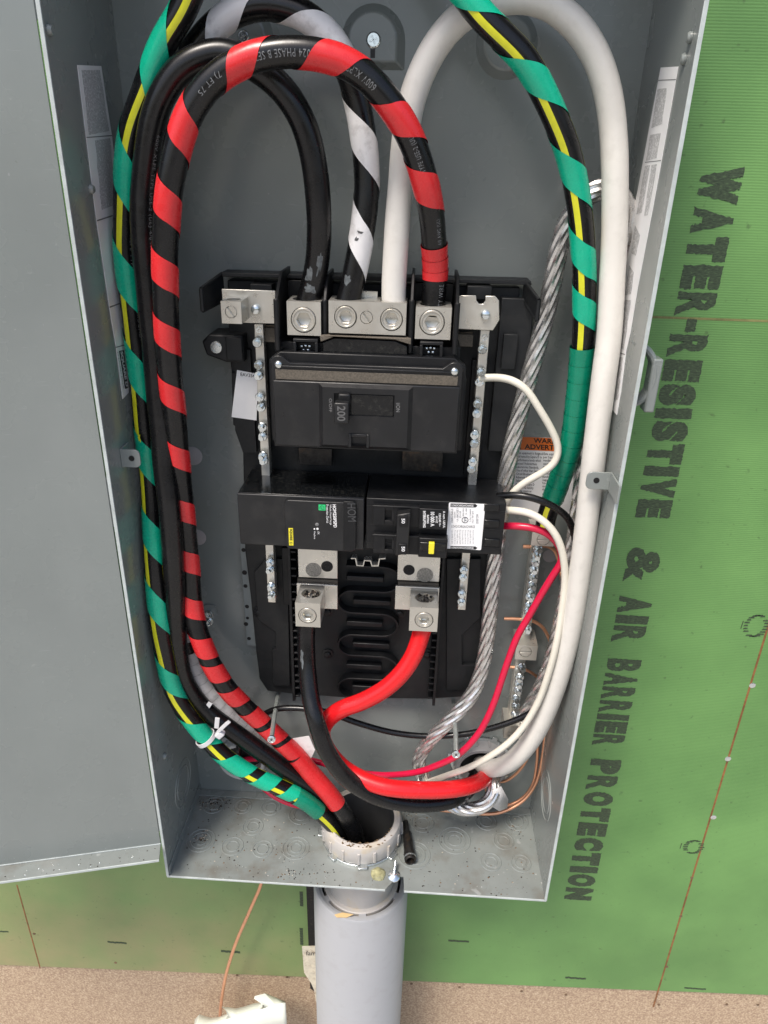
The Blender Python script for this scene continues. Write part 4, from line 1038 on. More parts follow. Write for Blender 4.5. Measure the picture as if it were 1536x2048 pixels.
# raised frame round the switch
F = lambda x, y, Y: U(x, y, Y)
YF = YM - 5.0
A, Bq = F(645, 774, YF), F(813, 896, YF); wa, wb = F(668, 786, YF), F(788, 835, YF)
mb = MB()
for q in ((A.x, Bq.x, wa.z, A.z), (A.x, wa.x, wb.z, wa.z), (wb.x, Bq.x, wb.z, wa.z)): mb.box(q[0], q[1], YF, YM - 2, q[2], q[3])
na, nb = F(700, 872, YF), F(735, 896, YF)
for q in ((A.x, Bq.x, na.z, wb.z), (A.x, na.x, Bq.z, na.z), (nb.x, Bq.x, Bq.z, na.z)): mb.box(q[0], q[1], YF, YM - 2, q[2], q[3])
fr = part(mb, 'switch_frame', 'blkface', cover)
mb = MB(); t = 2.6
ox0, ox1, oz0, oz1 = A.x - 3.2, Bq.x + 3.2, Bq.z - 3.0, A.z + 2.2
vs = [(ox0, YM - 2.1, oz0), (ox1, YM - 2.1, oz0), (ox1, YM - 2.1, oz1), (ox0, YM - 2.1, oz1), (A.x, YF, Bq.z), (Bq.x, YF, Bq.z), (Bq.x, YF, A.z), (A.x, YF, A.z)]
mb.add(vs, [(0,1,5,4),(1,2,6,5),(2,3,7,6),(3,0,4,7)]); part(mb, 'frame_bevel', 'blkface', fr, smooth=False)
mb = MB(); mb.box(wa.x, wb.x, YM - 2.6, YM - 2.1, wb.z, wa.z); part(mb, 'window_well', 'blk', fr)
s0, s1 = F(701, 788, YM - 3), F(786, 834, YM - 3); mb = MB(); mb.box(s0.x, s1.x, YM - 3.4, YM - 2.4, s1.z, s0.z); part(mb, 'slider', 'blkshiny', fr, bevel=0.3)
mb = MB(); a, b = F(676, 787, YM - 8), F(701, 812, YM - 8); mb.box(a.x, b.x, YM - 9, YM - 2.5, b.z, a.z); part(mb, 'lever_stem', 'blk', fr, bevel=1.4)
YT = YM - 15
mb = MB(); a, b = F(668, 806, YT), F(697, 848, YT); mb.box(a.x, b.x, YT, YM - 5.5, b.z, a.z); lev = part(mb, 'toggle_lever', 'blkface', fr, bevel=0.8)
printed('lettering', '200', 'emb2', lev, (a.x + 2.2, YT - 0.15, a.z - 2), (0, 0, -(a.z - b.z - 4)), (b.x - a.x - 4.4, 0, 0), bold=0.02)
printed_px('lettering', 'O/OFF', 'inkg', fr, YF - 0.12, (658, 797), (658, 824), (664, 797), bold=0.01)
printed_px('lettering', 'I/ON', 'inkg', fr, YF - 0.12, (792, 806), (792, 824), (800, 806), bold=0.01)
for px, py in ((684, 858), (751, 860)):
    p = F(px, py, YF); mb = MB(); mb.lathe([(1.3, 0.2), (1.3, -0.06)], (p.x, YF - 0.03, p.z), 'y', 14); part(mb, 'pin_hole', 'ink', fr)
a, b = F(700, 872, YF - 1), F(735, 896, YF - 1); mb = MB()
for q in ((a.x - 1.2, a.x + 1, b.z, a.z + 1.6), (b.x - 1, b.x + 1.2, b.z, a.z + 1.6), (a.x + 1, b.x - 1, a.z - 0.6, a.z + 1.6)): mb.box(q[0], q[1], YF - 1.2, YM - 1, q[2], q[3])
part(mb, 'notch_rim', 'blkface', fr, bevel=0.4)
# breaker lugs
for (q0, q1, hc, py_) in (((573, 602), (642, 672), (607, 640), 0), ((832, 613), (900, 680), (864, 645), 0)):
    a, b = U(*q0, -62), U(*q1, -62); c = U(*hc, -62)
    lug('lug', mbk, a.x, b.x, b.z, a.z, -62, -36, [(c.x, c.z, 9.2, 'hex')], [(c.x, -49, 9.6, 9.8)])

# ================================================================== SURGE PROTECTOR
YS = -72
sp = thing('surge_protector', (135, -40, 350), 'wide black surge protection device with green icon, left of the two-pole breaker', 'surge protector')
a, b = U(474, 987, YS), U(727, 1100, YS); mb = MB(); mb.box(a.x, b.x, YS, -20, b.z, a.z); part(mb, 'housing', 'blkface', sp, bevel=0.8)
mb = MB(); mb.box(a.x + .6, b.x - .4, YS + 1.4, -20, a.z - 0.8, a.z + 0.5); part(mb, 'top_face', 'blkshiny', sp, bevel=0.3)
a, b = U(568, 1000, YS - 3), U(712, 1104, YS - 3); mb = MB(); mb.prism(rounded(a.x, b.x, b.z, a.z, 4), YS - 3, YS + 1); rp = part(mb, 'raised_panel', 'blkface', sp, bevel=0.5)
a, b = U(687, 1003, YS - 3.6), U(711, 1102, YS - 3.6); mb = MB(); mb.prism(rounded(a.x, b.x, b.z, a.z, 3, (1, 0, 0, 1)), YS - 3.7, YS - 2.8); hs = part(mb, 'name_bar', 'blk', sp, bevel=0.4)
YB = YS - 3.15
printed_px('embossed_lettering', 'HOM', 'emb', hs, YS - 3.8, (694, 1007), (696, 1043), (711, 1007), bold=0.0)
printed_px('lettering', 'HOM250PSPD', 'inkw', rp, YB, (665, 1009), (667, 1055), (672, 1009), bold=0.03)
printed_px('lettering', 'Whole Home Surge', 'inkw', rp, YB, (658, 1009), (659, 1050), (663, 1009))
printed_px('lettering', 'Protection Device', 'inkw', rp, YB, (652, 1009), (653, 1046), (657, 1009))
mb = MB(); a, b = U(637, 1009, YB), U(651, 1021, YB); mb.box(a.x, b.x, YB - .1, YB + .1, b.z, a.z); ic = part(mb, 'green_icon', 'lime', rp)
mb = MB(); c = (a + b) / 2
mb.wallpath([(c.x - 1.6, c.z - 1.5), (c.x - 1.6, c.z + .4), (c.x, c.z + 1.7), (c.x + 1.6, c.z + .4), (c.x + 1.6, c.z - 1.5), (c.x - 0.3, c.z - 1.5), (c.x - .3, c.z + .2)], 0.4, YB - .16, YB - .08); part(mb, 'icon_mark', 'ink', ic)
mb = MB(); a, b = U(577, 1056, YB), U(587, 1091, YB); mb.box(a.x, b.x, YB - .1, YB + .1, b.z, a.z); yb_ = part(mb, 'yellow_badge', 'sqyel', rp)
printed_px('lettering', 'SQUARE', 'ink', yb_, YB - .2, (579, 1058), (579, 1081), (585, 1058), bold=0.04)
printed_px('lettering', 'D', 'ink', yb_, YB - .2, (579.5, 1084), (579.5, 1089), (584.5, 1084), bold=0.02)
printed_px('lettering', 'OK', 'inkw', rp, YB, (635, 1063), (635, 1069), (639, 1063))
printed_px('lettering', 'Replace', 'inkw', rp, YB, (627, 1063), (627, 1078), (631, 1063))
for px, py, m_, rr in ((634, 1049, 'inkg', 1.5), (635, 1058, 'inkw', 1.0), (629, 1058, 'inkw', 0.7)):
    p = U(px, py, YB); mb = MB(); mb.lathe([(rr, 0), (rr * .7, -0.3)], (p.x, YB, p.z), 'y', 14, False, True); part(mb, 'indicator', m_, rp)

# ================================================================== TWO-POLE BREAKER
YK = -70
bk = thing('circuit_breaker', (240, -40, 350), 'black two-pole 50 amp breaker with white label and yellow test button', 'circuit breaker')
a, b = U(733, 996, YK), U(1002, 1110, YK); mb = MB(); mb.box(a.x, b.x, YK, -20, b.z, a.z); body = part(mb, 'housing', 'blk', bk, bevel=0.6)
for zf in (0.14, 0.5, 0.86):
    z = a.z + (b.z - a.z) * zf; mb = MB(); mb.box(a.x + 0.5, b.x - 0.5, YK - 0.35, YK + .2, z - .25, z + .25); part(mb, 'housing_seam', 'blkface', body)
for px0, py0, px1, py1 in ((747, 1010, 838, 1053), (747, 1068, 838, 1110)):
    A, B_ = U(px0, py0, YK - 4), U(px1, py1, YK - 4); mb = MB()
    h0, h1 = U(770, py0 + 10, YK - 4), U(787, py0 + 32, YK - 4)
    for q in ((A.x, h0.x, B_.z, A.z), (h1.x, B_.x, B_.z, A.z), (h0.x, h1.x, h0.z, A.z), (h0.x, h1.x, B_.z, h1.z)): mb.box(q[0], q[1], YK - 4, YK + 1, q[2], q[3])
    pod = part(mb, 'handle_pod', 'blk', bk, bevel=0.25)
    mb = MB(); mb.box(A.x - .8, B_.x + .2, YK - 4.6, YK - 3.9, A.z - 1.2, A.z); part(mb, 'pod_ridge', 'blkface', pod, bevel=0.2)
    mb = MB(); mb.box(h1.x - 1.4, h1.x, YK - 3.2, YK, h1.z, h0.z); part(mb, 'handle_slot_cheek', 'blkface', pod)
mb = MB(); mb.pprism([(794, 1030), (821, 1026), (816, 1108), (791, 1112)], YK - 13, YK - 4.2); tie = part(mb, 'handle_tie', 'blkface', bk, bevel=0.8)
for x0, y0, x1, y1, ty in ((799, 1031, 815, 1053, 1043), (797, 1088, 813, 1110, 1099)):
    mb = MB(); mb.pbox(x0, y0, x1, y1, YK - 14, YK - 12.5); pad = part(mb, 'rating_pad', 'blk', tie, bevel=0.4)
    printed_px('lettering', '50', 'inkw', pad, YK - 14.15, (803, ty - 6), (803, ty + 4), (810, ty - 6), bold=0.02)
mb = MB(); mb.pbox(839, 1017, 894, 1060, YK - 8, YK); rb = part(mb, 'rating_block', 'blk', bk, bevel=0.5)
Yq = YK - 8.15
for body_, x0, x1, y0, y1, bd in (('INTERRUPTING', 846, 851.5, 1022, 1055, .03), ('RATING', 853.5, 858, 1030, 1047, .03), ('10 000 A', 861, 869, 1024, 1053, .03), ('60 HZ', 871.5, 875.5, 1032, 1046, .02), ('120/240 V~', 877.5, 882, 1027, 1053, .02), ('A num. US/UL', 886, 890.5, 1022, 1056, .02)):
    printed_px('lettering', body_, 'inkw', rb, Yq, (x0, y0), (x0, y1), (x1, y0), bold=bd)
mb = MB(); mb.pbox(838, 1076, 893, 1117, YK - 9, YK); tb = part(mb, 'test_block', 'blk', bk, bevel=0.7)
mb = MB(); mb.pbox(840, 1085, 891, 1104, YK - 9.8, YK - 8.6); part(mb, 'test_paddle', 'blkshiny', tb, bevel=0.5)
mb = MB(); mb.pbox(858, 1086, 868, 1109, YK - 12, YK - 9); part(mb, 'test_button', 'sqyel', tb, bevel=0.5, label='yellow test button')
la, lb = U(898, 1005, YK - .3), U(962, 1100, YK - .3); mb = MB(); mb.prism(rounded(la.x, lb.x, lb.z, la.z, 1.0), YK - .55, YK - .1); wlb = part(mb, 'white_label', 'label', bk)
Yl = YK - .75
for y0, y1, rev in ((1007, 1014, 1), (1092, 1098, 1)):
    mb = MB(); mb.prism(wpoly([(901, y0), (951, y0 + 1), (955, (y0 + y1) / 2 + 1), (951, y1 + 1), (901, y1)], YK - .6), YK - .65, YK - .5); q = part(mb, 'load_arrow', 'ink', wlb)
    printed_px('lettering', 'LOAD/CARGA/CHARGE', 'inkw', q, Yl, (903, y1 - 1.2), (947, y1 - .4), (903, y0 + 1.6), bold=0.02)
printed_px('lettering', 'LOAD/CARGA/CHARGE', 'inkg', wlb, Yl, (903, 1055), (950, 1056), (903, 1050))
for body_, x0, x1, y0, y1 in (('TYPE/TIPO', 902, 906, 1017, 1045), ('HOM', 908, 911, 1024, 1036), ('120/240 V~', 913, 917, 1017, 1044), ('60 HZ', 919, 922, 1022, 1036), ('THIN WIRE', 925, 928, 1016, 1033), ('40 C', 931, 934, 1016, 1030), ('AWM 5 TO 1', 939, 942, 1018, 1043), ('2/0 AL CU', 944, 947, 1022, 1046), ('AO-810', 952, 957, 1028, 1047)):
    printed_px('lettering', body_, 'inkg', wlb, Yl, (x0, y0), (x0, y1), (x1, y0))
for k in range(9):
    x0 = 903 + k * 5.2; printed_px('lettering', random.choice(['For use with HOM', 'Torque 35 lb-in', 'Use 60/75 C wire', 'Test monthly OK']), 'inkg', wlb, Yl, (x0, 1060), (x0, 1088), (x0 + 3.0, 1060), res=1)
p = U(930, 1040, Yl); mb = MB(); mb.lathe([(2.6, 0), (2.6, -0.06), (2.2, -0.06), (2.2, 0)], (p.x, Yl, p.z), 'y', 22, False, False); part(mb, 'listing_mark', 'ink', wlb)
printed_px('lettering', 'UL', 'ink', wlb, Yl, (928, 1036), (928, 1044), (933, 1036))
for px, py in ((984, 1016), (984, 1048), (984, 1086)):
    mb = MB(); mb.pbox(px - 15, py - 8, px + 14, py + 8, YK - 1.5, YK + .2); part(mb, 'wire_bay', 'blkshiny', bk, bevel=0.5)
# type on the top face
za = U(760, 998, YK).z
tpts = hit(783, 984, 2, za + .2), hit(855, 986, 2, za + .2), hit(782, 967, 2, za + .2)
printed('lettering', 'Made under one or more US patents\nWARNING risk of electric shock or\nfire. Test every month. Connect line\nwires to lugs marked LINE only and\nload wires to LOAD. See instructions.', 'inkw', body, tpts[0] + Vector((0, 0, 0.1)), tpts[1] - tpts[0], tpts[2] - tpts[0], res=1)
mb = MB(); mb.box(a.x - 30, a.x, -30, -20, za - 44, za - 2)

# ================================================================== GROUND BARS
def gbar(top, bot, lugs, screws, label):
    a, b = U(*top, -22), U(*bot, -22)
    g = thing('ground_bar', ((a.x + b.x) / 2, -5, b.z), label, 'ground bar', 'ground bars on the right of the box')
    x = (a.x + b.x) / 2; mb = MB(); mb.box(x - 5.0, x + 4.2, -22, -11, b.z, a.z); bar = part(mb, 'bar', 'tin', g, bevel=0.35)
    mb = MB(); mb.box(x - 5.0, x - 4.0, -22.3, -21.9, b.z, a.z); part(mb, 'bar_edge', 'alu', bar)
    for px, py in screws: tscrew(px, py, -22, bar, 1.12)
    for x0, y0, x1, y1, sx, sy, r in lugs:
        p, q = U(x0, y0, -38), U(x1, y1, -38); c = U(sx, sy, -38)
        lug('lug', g, p.x, q.x, q.z, p.z, -38, -12, [(c.x, c.z, r, -0.25 if y0 > 1400 else 0.1)])
    return g
gbar((1075, 1092), (1050, 1275), [(1065, 1064, 1107, 1093, 1087, 1079, 5.6)], [(1075,1096),(1073,1108),(1071,1122),(1068,1137),(1066,1153),(1064,1168),(1062,1182),(1060,1193),(1058,1210),(1056,1222),(1055,1257)], 'upper tinned ground bar, a column of zinc screws below the green cable lug')
gbar((1043, 1312), (1023, 1470), [(1033, 1290, 1072, 1321, 1051, 1304, 5.6), (1010, 1451, 1042, 1478, 1026, 1467, 5.2)], [(1042,1332),(1040,1354),(1038,1366),(1036,1380),(1033,1395),(1031,1410),(1029,1428)], 'lower tinned ground bar with a square lug at each end, behind the white cable')

# ================================================================== FITTINGS IN THE BACK
def fitting(px, py, R, label, teeth, m='pvcg'):
    p = U(px, py, -8); t = thing('conduit_bushing', (p.x, 0, p.z - R), label, 'conduit bushing', 'bushings in the back of the box')
    mb = MB(); mb.lathe([(R, 0), (R, -3)], (p.x, -0.2, p.z), 'y', 40, False, False)
    mb.lathe([(R - 4, 0), (R, -0.2), (R, -2.6), (R - 5, -2.8)], (p.x, -0.1, p.z), 'y', 40, False, False)
    for k in range(teeth):
        a = 2 * PI * k / teeth + .3; c, s_ = math.cos(a), math.sin(a)
        mb.prism([(p.x + c * (R - 2) - s_ * 3, p.z + s_ * (R - 2) + c * 3), (p.x + c * (R + 3.5) - s_ * 2.6, p.z + s_ * (R + 3.5) + c * 2.6), (p.x + c * (R + 3.5) + s_ * 2.6, p.z + s_ * (R + 3.5) - c * 2.6), (p.x + c * (R - 2) + s_ * 3, p.z + s_ * (R - 2) - c * 3)], -3.2, -0.6)
    part(mb, 'locknut', 'zinc' if teeth else m, t, bevel=0.2)
    mb = MB(); mb.lathe([(R - 4, -2), (R - 4, -12), (R - 6, -15), (R - 9, -15), (R - 10, -12), (R - 10, 2)], (p.x, 0, p.z), 'y', 40, False, False)
    for k in range(14):
        a = 2 * PI * k / 14; c, s_ = math.cos(a), math.sin(a)
        mb.prism([(p.x + c * (R - 4.2) - s_ * 1.2, p.z + s_ * (R - 4.2) + c * 1.2), (p.x + c * (R - 3.0) - s_ * .9, p.z + s_ * (R - 3.0) + c * .9), (p.x + c * (R - 3.0) + s_ * .9, p.z + s_ * (R - 3.0) - c * .9), (p.x + c * (R - 4.2) + s_ * 1.2, p.z + s_ * (R - 4.2) - c * 1.2)], -11, -3)
    part(mb, 'bushing', m, t)
    mb = MB(); mb.lathe([(R - 10, 0), (R - 10, -.3)], (p.x, -.2, p.z), 'y', 32); part(mb, 'opening', 'ink', t)
    return p
fR = fitting(962, 1530, 32, 'grey bushing with toothed locknut that the thick red and white cables enter', 7)
fL = fitting(486, 1516, 30, 'grey plastic bushing at the lower left of the box back, behind the green-taped cable', 0, 'pvcf')

# ================================================================== CONDUIT AND ITS CONNECTOR
cx_, cy_ = 184.0, -45.0
cd = thing('conduit', (cx_, cy_, -1500), 'thick light grey PVC conduit rising from below to the box bottom', 'conduit')
mb = MB(); zt = -68; R = 51.5
mb.lathe([(R, -900), (R, zt - 2), (R - 1.5, zt), (R - 4.5, zt), (R - 5, zt - 2.5), (R - 8, zt - 2.5), (R - 8, zt - 60)], (cx_, cy_, 0), 'z', 64, True, False); part(mb, 'sleeve', 'pvc', cd)
mb = MB(); mb.lathe([(R - 8.1, zt - 40), (R - 11, zt - 40)], (cx_, cy_, 0), 'z', 48, False, False); part(mb, 'gap_shade_ring', 'ink', cd)  # black ring painting the shade between sleeve and pipe
mb = MB(); mb.lathe([(R - 11, -140), (R - 11, zt - 3), (R - 12, zt - 2.2), (R - 16, zt - 2.2), (R - 16.2, -2)], (cx_, cy_, 0), 'z', 48, False, False); part(mb, 'inner_pipe', 'pvcl', cd)
mb = MB()
for k in range(6):
    a0 = 2 * PI * k / 6 + .55; pts = []
    for j in range(4): a = a0 + 0.06 * j; pts.append((a))
    for j in range(3):
        vs = []
        for a in (pts[j], pts[j + 1]):
            for r_ in (R - 11.5, R - 7.5):
                for z in (zt - 3, zt - 8): vs.append((cx_ + r_ * math.cos(a), cy_ + r_ * math.sin(a), z))
        mb.add(vs, [(0,1,3,2),(4,6,7,5),(0,2,6,4),(1,5,7,3),(0,4,5,1),(2,3,7,6)])
part(mb, 'spacer_rib', 'pvc', cd)
cn = thing('conduit_connector', (cx_, cy_, 0), 'pale plastic threaded connector with steel locknut holding the conduit in the box bottom', 'conduit connector')
R2 = 39.0
mb = MB()
mb.lathe([(R2 + 3, 0.1), (R2 + 3, 2.6), (R2, 3.0)], (cx_, cy_, 0.2), 'z', 56, False, False)
for k in range(8):
    a = 2 * PI * k / 8 + 0.1; c, s_ = math.cos(a), math.sin(a); q = []
    for rr, w_ in ((R2 + 1, 5.2), (R2 + 6.5, 4.6)):
        for sg in (1, -1):
            for z in (0.5, 3.4): q.append((cx_ + c * rr - s_ * w_ * sg, cy_ + s_ * rr + c * w_ * sg, z))
    mb.add(q, [(0,1,3,2),(4,6,7,5),(0,4,5,1),(2,3,7,6),(1,5,7,3),(0,2,6,4)])
part(mb, 'locknut', 'zinc', cn, bevel=0.3)
mb = MB(); mb.lathe([(R2 + 1.5, 3.4), (R2 + 2.2, 5), (R2 + 2.2, 20), (R2 + .5, 24), (R2 - 4, 25), (R2 - 5.5, 24)], (cx_, cy_, 0), 'z', 64, False, False)
for k in range(16):
    a = 2 * PI * k / 16; c, s_ = math.cos(a), math.sin(a); q = []
    for rr, w_ in ((R2 + 1.8, 1.6), (R2 + 3.4, 1.2)):
        for sg in (1, -1):
            for z in (4.5, 18.5): q.append((cx_ + c * rr - s_ * w_ * sg, cy_ + s_ * rr + c * w_ * sg, z))
    mb.add(q, [(0,1,3,2),(4,6,7,5),(0,4,5,1),(2,3,7,6),(1,5,7,3),(0,2,6,4)])
part(mb, 'bushing', 'pvcl', cn, bevel=0.3)
mb = MB(); mb.lathe([(R2 - 5.6, 23.9), (R2 - 6.6, 20), (R2 - 7, -60)], (cx_, cy_, 0), 'z', 48, False, False); part(mb, 'throat', 'pvcd', cn)  # inner wall coloured dark for the shade inside the mouth
mb = MB(); mb.lathe([(R2 - 7.2, 0), (R2 - 7.2, -.4)], (cx_, cy_, -58), 'z', 40); part(mb, 'pipe_shade_disc', 'ink', cn)  # black disc added for the darkness down the pipe
mb = MB()
for k in range(60):
    a = random.gauss(-1.45, 0.5); rr = R2 - random.uniform(0, 6.5); z = 24.3 + random.uniform(0, .7); w_ = random.uniform(.3, 1.7); n_ = 6
    ring_ = [(cx_ + rr * math.cos(a) + w_ * random.uniform(.5, 1.5) * math.cos(2 * PI * j / n_), cy_ + rr * math.sin(a) + w_ * random.uniform(.3, 1) * math.sin(2 * PI * j / n_), z) for j in range(n_)]
    mb.add(ring_ + [(cx_ + rr * math.cos(a), cy_ + rr * math.sin(a), z + .5)], [(j, (j + 1) % n_, n_) for j in range(n_)])
part(mb, 'rust_crumb', 'mud', cn, stuff=True)

# ================================================================== CABLES
CR = 8.6
def cable(name, pts, r, m, label, cat='cable', group=None, n=20, wob=0.012, smooth=8):
    P = Path(pts, smooth=smooth); t = thing(name, P.P[0], label, cat, group)
    mb = MB(); tube(mb, P, r, n, wob=wob); part(mb, 'jacket', m, t)
    return P, t
GC = 'heavy feeder cables in the box'
# left and right ends of the green-taped grounding cable, joined by its loop above
gp = [(687,1690,-52),(665,1650,-60),(615,1605,-68),(566,1578,-70),(505,1550,-72),(449,1513,-74),(394,1455,-76),(347,1383,-78),(327,1297,-79),(318,1242,-79),(311,1164,-76),(307,1086,-71),(304,1008,-64),(298,930,-61),(289,852,-60),(282,773,-58),(273,695,-57),(264,617,-56),(252,519,-57),(250,436,-56),(252,349,-56),(262,262,-56),(289,183,-58),(326,87,-62),(374,5,-66)]
W1 = [U(*p) for p in gp]
W2 = [U(*p) for p in [(934,-5,-76),(985,54,-76),(1046,114,-74),(1081,174,-70),(1114,245,-66),(1137,305,-62),(1153,381,-58),(1164,463,-56),(1168,544,-54),(1169,610,-52),(1167,664,-50),(1163,720,-48),(1157,783,-46),(1144,879,-42),(1122,951,-36),(1107,994,-32),(1095,1025,-28),(1088,1062,-26)]]
mid = [Vector((95, -70, 758)), Vector((135, -72, 776)), Vector((185, -74, 778))]
Pg = Path([tuple(p) for p in W1 + mid + W2], world=True, smooth=8)
gt = thing('grounding_cable', Pg.P[0], 'black cable with yellow stripe and spiral green tape, down both sides of the box', 'cable', GC)
mb = MB(); tube(mb, Pg, 8.0, 20, wob=0.012); part(mb, 'jacket', 'jblack', gt)
xm = Pg.near(374, 5); xR = Pg.near(1163, 700)
ykey = [(0, 0.3), (Pg.near(394, 1455), 0.35), (Pg.near(347, 1383), 0.05), (Pg.near(307, 1086), -0.6), (Pg.near(264, 617), -0.35), (Pg.near(252, 349), 0.0), (Pg.near(326, 87), 0.3), (Pg.near(374, 5), 0.3), (Pg.near(934, -5), 0.4), (Pg.L, 0.45)]
def yth(x):
    for (a, p), (b, q) in zip(ykey[:-1], ykey[1:]):
        if x <= b: return p + (q - p) * max(0, (x - a) / (b - a))
    return ykey[-1][1]
mb = MB(); stripe(mb, Pg, 8.15, yth, 0.5); part(mb, 'yellow_stripe', 'yellow', gt)
mb = MB(); stripe(mb, Pg, 8.15, lambda x: yth(x) + (-1.85 if x > xm else 1.85), 0.3); part(mb, 'yellow_stripe', 'yellow', gt)
gm = [(575,1580,14),(525,1562,19),(462,1528,30),(388,1460,28),(336,1350,28),(311,1203,29),(304,1070,29),(293,915,30),(277,740,31),(258,555,32),(252,345,32),(312,110,36)]
marks = [(Pg.near(x, y), w) for x, y, w in gm]
mb = MB(); helix(mb, Pg, 8.15, marks, hand=-1, ext=0.35); part(mb, 'green_tape', 'tgreen', gt)
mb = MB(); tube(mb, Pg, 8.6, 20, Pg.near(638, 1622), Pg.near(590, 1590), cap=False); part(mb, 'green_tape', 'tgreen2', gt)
gm = [(934,-8,26),(1072,160,27),(1146,352,26),(1168,515,22),(1168,618,20)]
marks = [(Pg.near(x, y), w) for x, y, w in gm]
mb = MB(); helix(mb, Pg, 8.15, marks, hand=-1, ext=0.42); part(mb, 'green_tape', 'tgreen', gt)
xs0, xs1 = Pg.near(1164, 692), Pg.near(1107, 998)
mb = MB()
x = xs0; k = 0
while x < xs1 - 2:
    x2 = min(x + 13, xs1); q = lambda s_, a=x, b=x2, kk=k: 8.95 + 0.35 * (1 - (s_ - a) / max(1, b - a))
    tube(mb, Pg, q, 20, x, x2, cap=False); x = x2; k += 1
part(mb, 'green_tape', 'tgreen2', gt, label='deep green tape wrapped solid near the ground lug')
tubetext('cable_print', 'SIMpull 600V XLPE TYPE USE-2 2024 GROUND', 'inkd', Pg, Pg.near(254, 380), 3.0, gt, 8.0, th=0.85, flip=-1, length=100)

# red-taped phase cable
rp_ = [(716,1690,-50),(705,1655,-55),(665,1596,-58),(623,1548,-56),(590,1508,-54),(555,1475,-54),(517,1440,-56),(468,1393,-64),(442,1360,-68),(420,1322,-70),(404,1284,-70),(391,1244,-68),(384,1205,-66),(380,1150,-65),(374,1086,-64),(366,1008,-65),(358,930,-67),(351,852,-71),(343,773,-75),(336,695,-79),(332,617,-83),(330,539,-85),(331,480,-86),(335,414,-87),(344,349,-88),(361,274,-88),(387,212,-88),(426,161,-88),(483,124,-88),(544,107,-88),(610,104,-88),(675,119,-86),(722,145,-84),(763,184,-82),(805,245,-79),(831,300,-75),(852,370,-70),(864,435,-62),(869,500,-54),(871,545,-49),(867,600,-48.5),(864,630,-48.5)]
Pr, rt = cable('red_taped_cable', rp_, CR, 'jblack', 'black cable with spiral red tape, looping high over the main breaker to its right lug', 'cable', GC)
xe = Pr.near(871, 560)
rm = [(857,372,22),(803,232,21.5),(665,115,24),(486,124,20),(369,257,21),(336,400,20),(330,536,19.5),(334,660,19.5),(344,782,19.5),(352,900,19),(364,1012,19),(374,1115,19.5),(385,1205,20),(404,1287,20),(427,1337,19),(462,1388,20),(499,1432,21),(538,1466,20),(574,1498,20)]
marks = [(Pr.near(x, y), w) for x, y, w in rm]
mb = MB(); helix(mb, Pr, CR + .1, marks, hand=-1, ext=0.4, ease=0.4); part(mb, 'red_tape', 'tred', rt)
mb = MB(); x = Pr.near(871, 487); xend = Pr.near(871, 562)
while x < xend - 1:
    x2 = min(x + 9, xend); tube(mb, Pr, lambda s_, a=x, b=x2: CR + 0.45 + 0.4 * (1 - (s_ - a) / (b - a)), 20, x, x2, cap=False); x = x2
part(mb, 'red_tape', 'tred', rt)
mb = MB(); tube(mb, Pr, CR + 0.55, 20, Pr.near(682, 1600), Pr.near(590, 1512), cap=False, wob=0.02); part(mb, 'red_tape', 'tred', rt, label='solid red tape wrap near the conduit')
for body_, (ax_, ay_), ln, th, fl in (('SET BAR 7024 PHASE B SET', (640, 104), 48, 0.2, -1), ('XLPE 600V 4/0', (700, 128), 38, -0.15, -1), ('TYPE USE-2 (UL)', (820, 330), 34, -0.1, 1), ('4/0 AWG (U', (868, 476), 22, 0.35, 1), ('75 FT (7)', (390, 215), 20, 0.1, -1)): pass
def ptext(body_, p0, p1, P, par, r, th, h=4.2, flip=None):
    a, b = P.near(*p0), P.near(*p1); fl = 1 if b > a else -1
    tubetext('cable_print', body_, 'inkd', P, a, h, par, r, th=th, flip=fl, length=abs(b - a))
ptext('2024 PHASE B SET', (628, 107), (512, 112), Pr, rt, CR, 0.15)
ptext('600V XLPE', (752, 172), (692, 130), Pr, rt, CR, 0.2)
ptext('TYPE USE-2 (UL)', (838, 345), (815, 265), Pr, rt, CR, -0.1)
ptext('4/0 AWG (UL)', (868, 480), (862, 430), Pr, rt, CR, -0.5, 3.6)
ptext('7) FT 75', (446, 146), (405, 186), Pr, rt, CR, 0.1)
ptext('TY WIRE', (876, 612), (874, 566), Pr, rt, CR, -0.6, 3.6)

# plain black phase cable
Pb, bt = cable('black_cable', [(705,1690,-38),(680,1640,-46),(634,1585,-52),(590,1553,-56),(535,1513,-58),(480,1473,-60),(422,1430,-62),(385,1390,-64),(362,1340,-68),(352,1253,-72),(349,1170,-76),(344,1086,-78),(338,1008,-77),(328,930,-73),(322,852,-71),(314,773,-69),(308,695,-68),(300,617,-68),(293,539,-68),(287,480,-67),(286,400,-66),(292,331,-66),(304,250,-67),(326,187,-68),(362,137,-68),(409,112,-67),(455,106,-66),(505,130,-66),(550,163,-65),(586,206,-64),(614,265,-62),(631,345,-60),(638,430,-58),(637,501,-53),(630,550,-49),(620,590,-48.5),(610,620,-48.5)], CR, 'jblack', 'untaped thick black cable between the green-taped and red-taped ones, ending in the left breaker lug', 'cable', GC)
ptext('600V XLPE TYPE USE-2 (UL) 4/0 AWG', (306, 260), (282, 520), Pb, bt, CR, 0.9, 3.0)

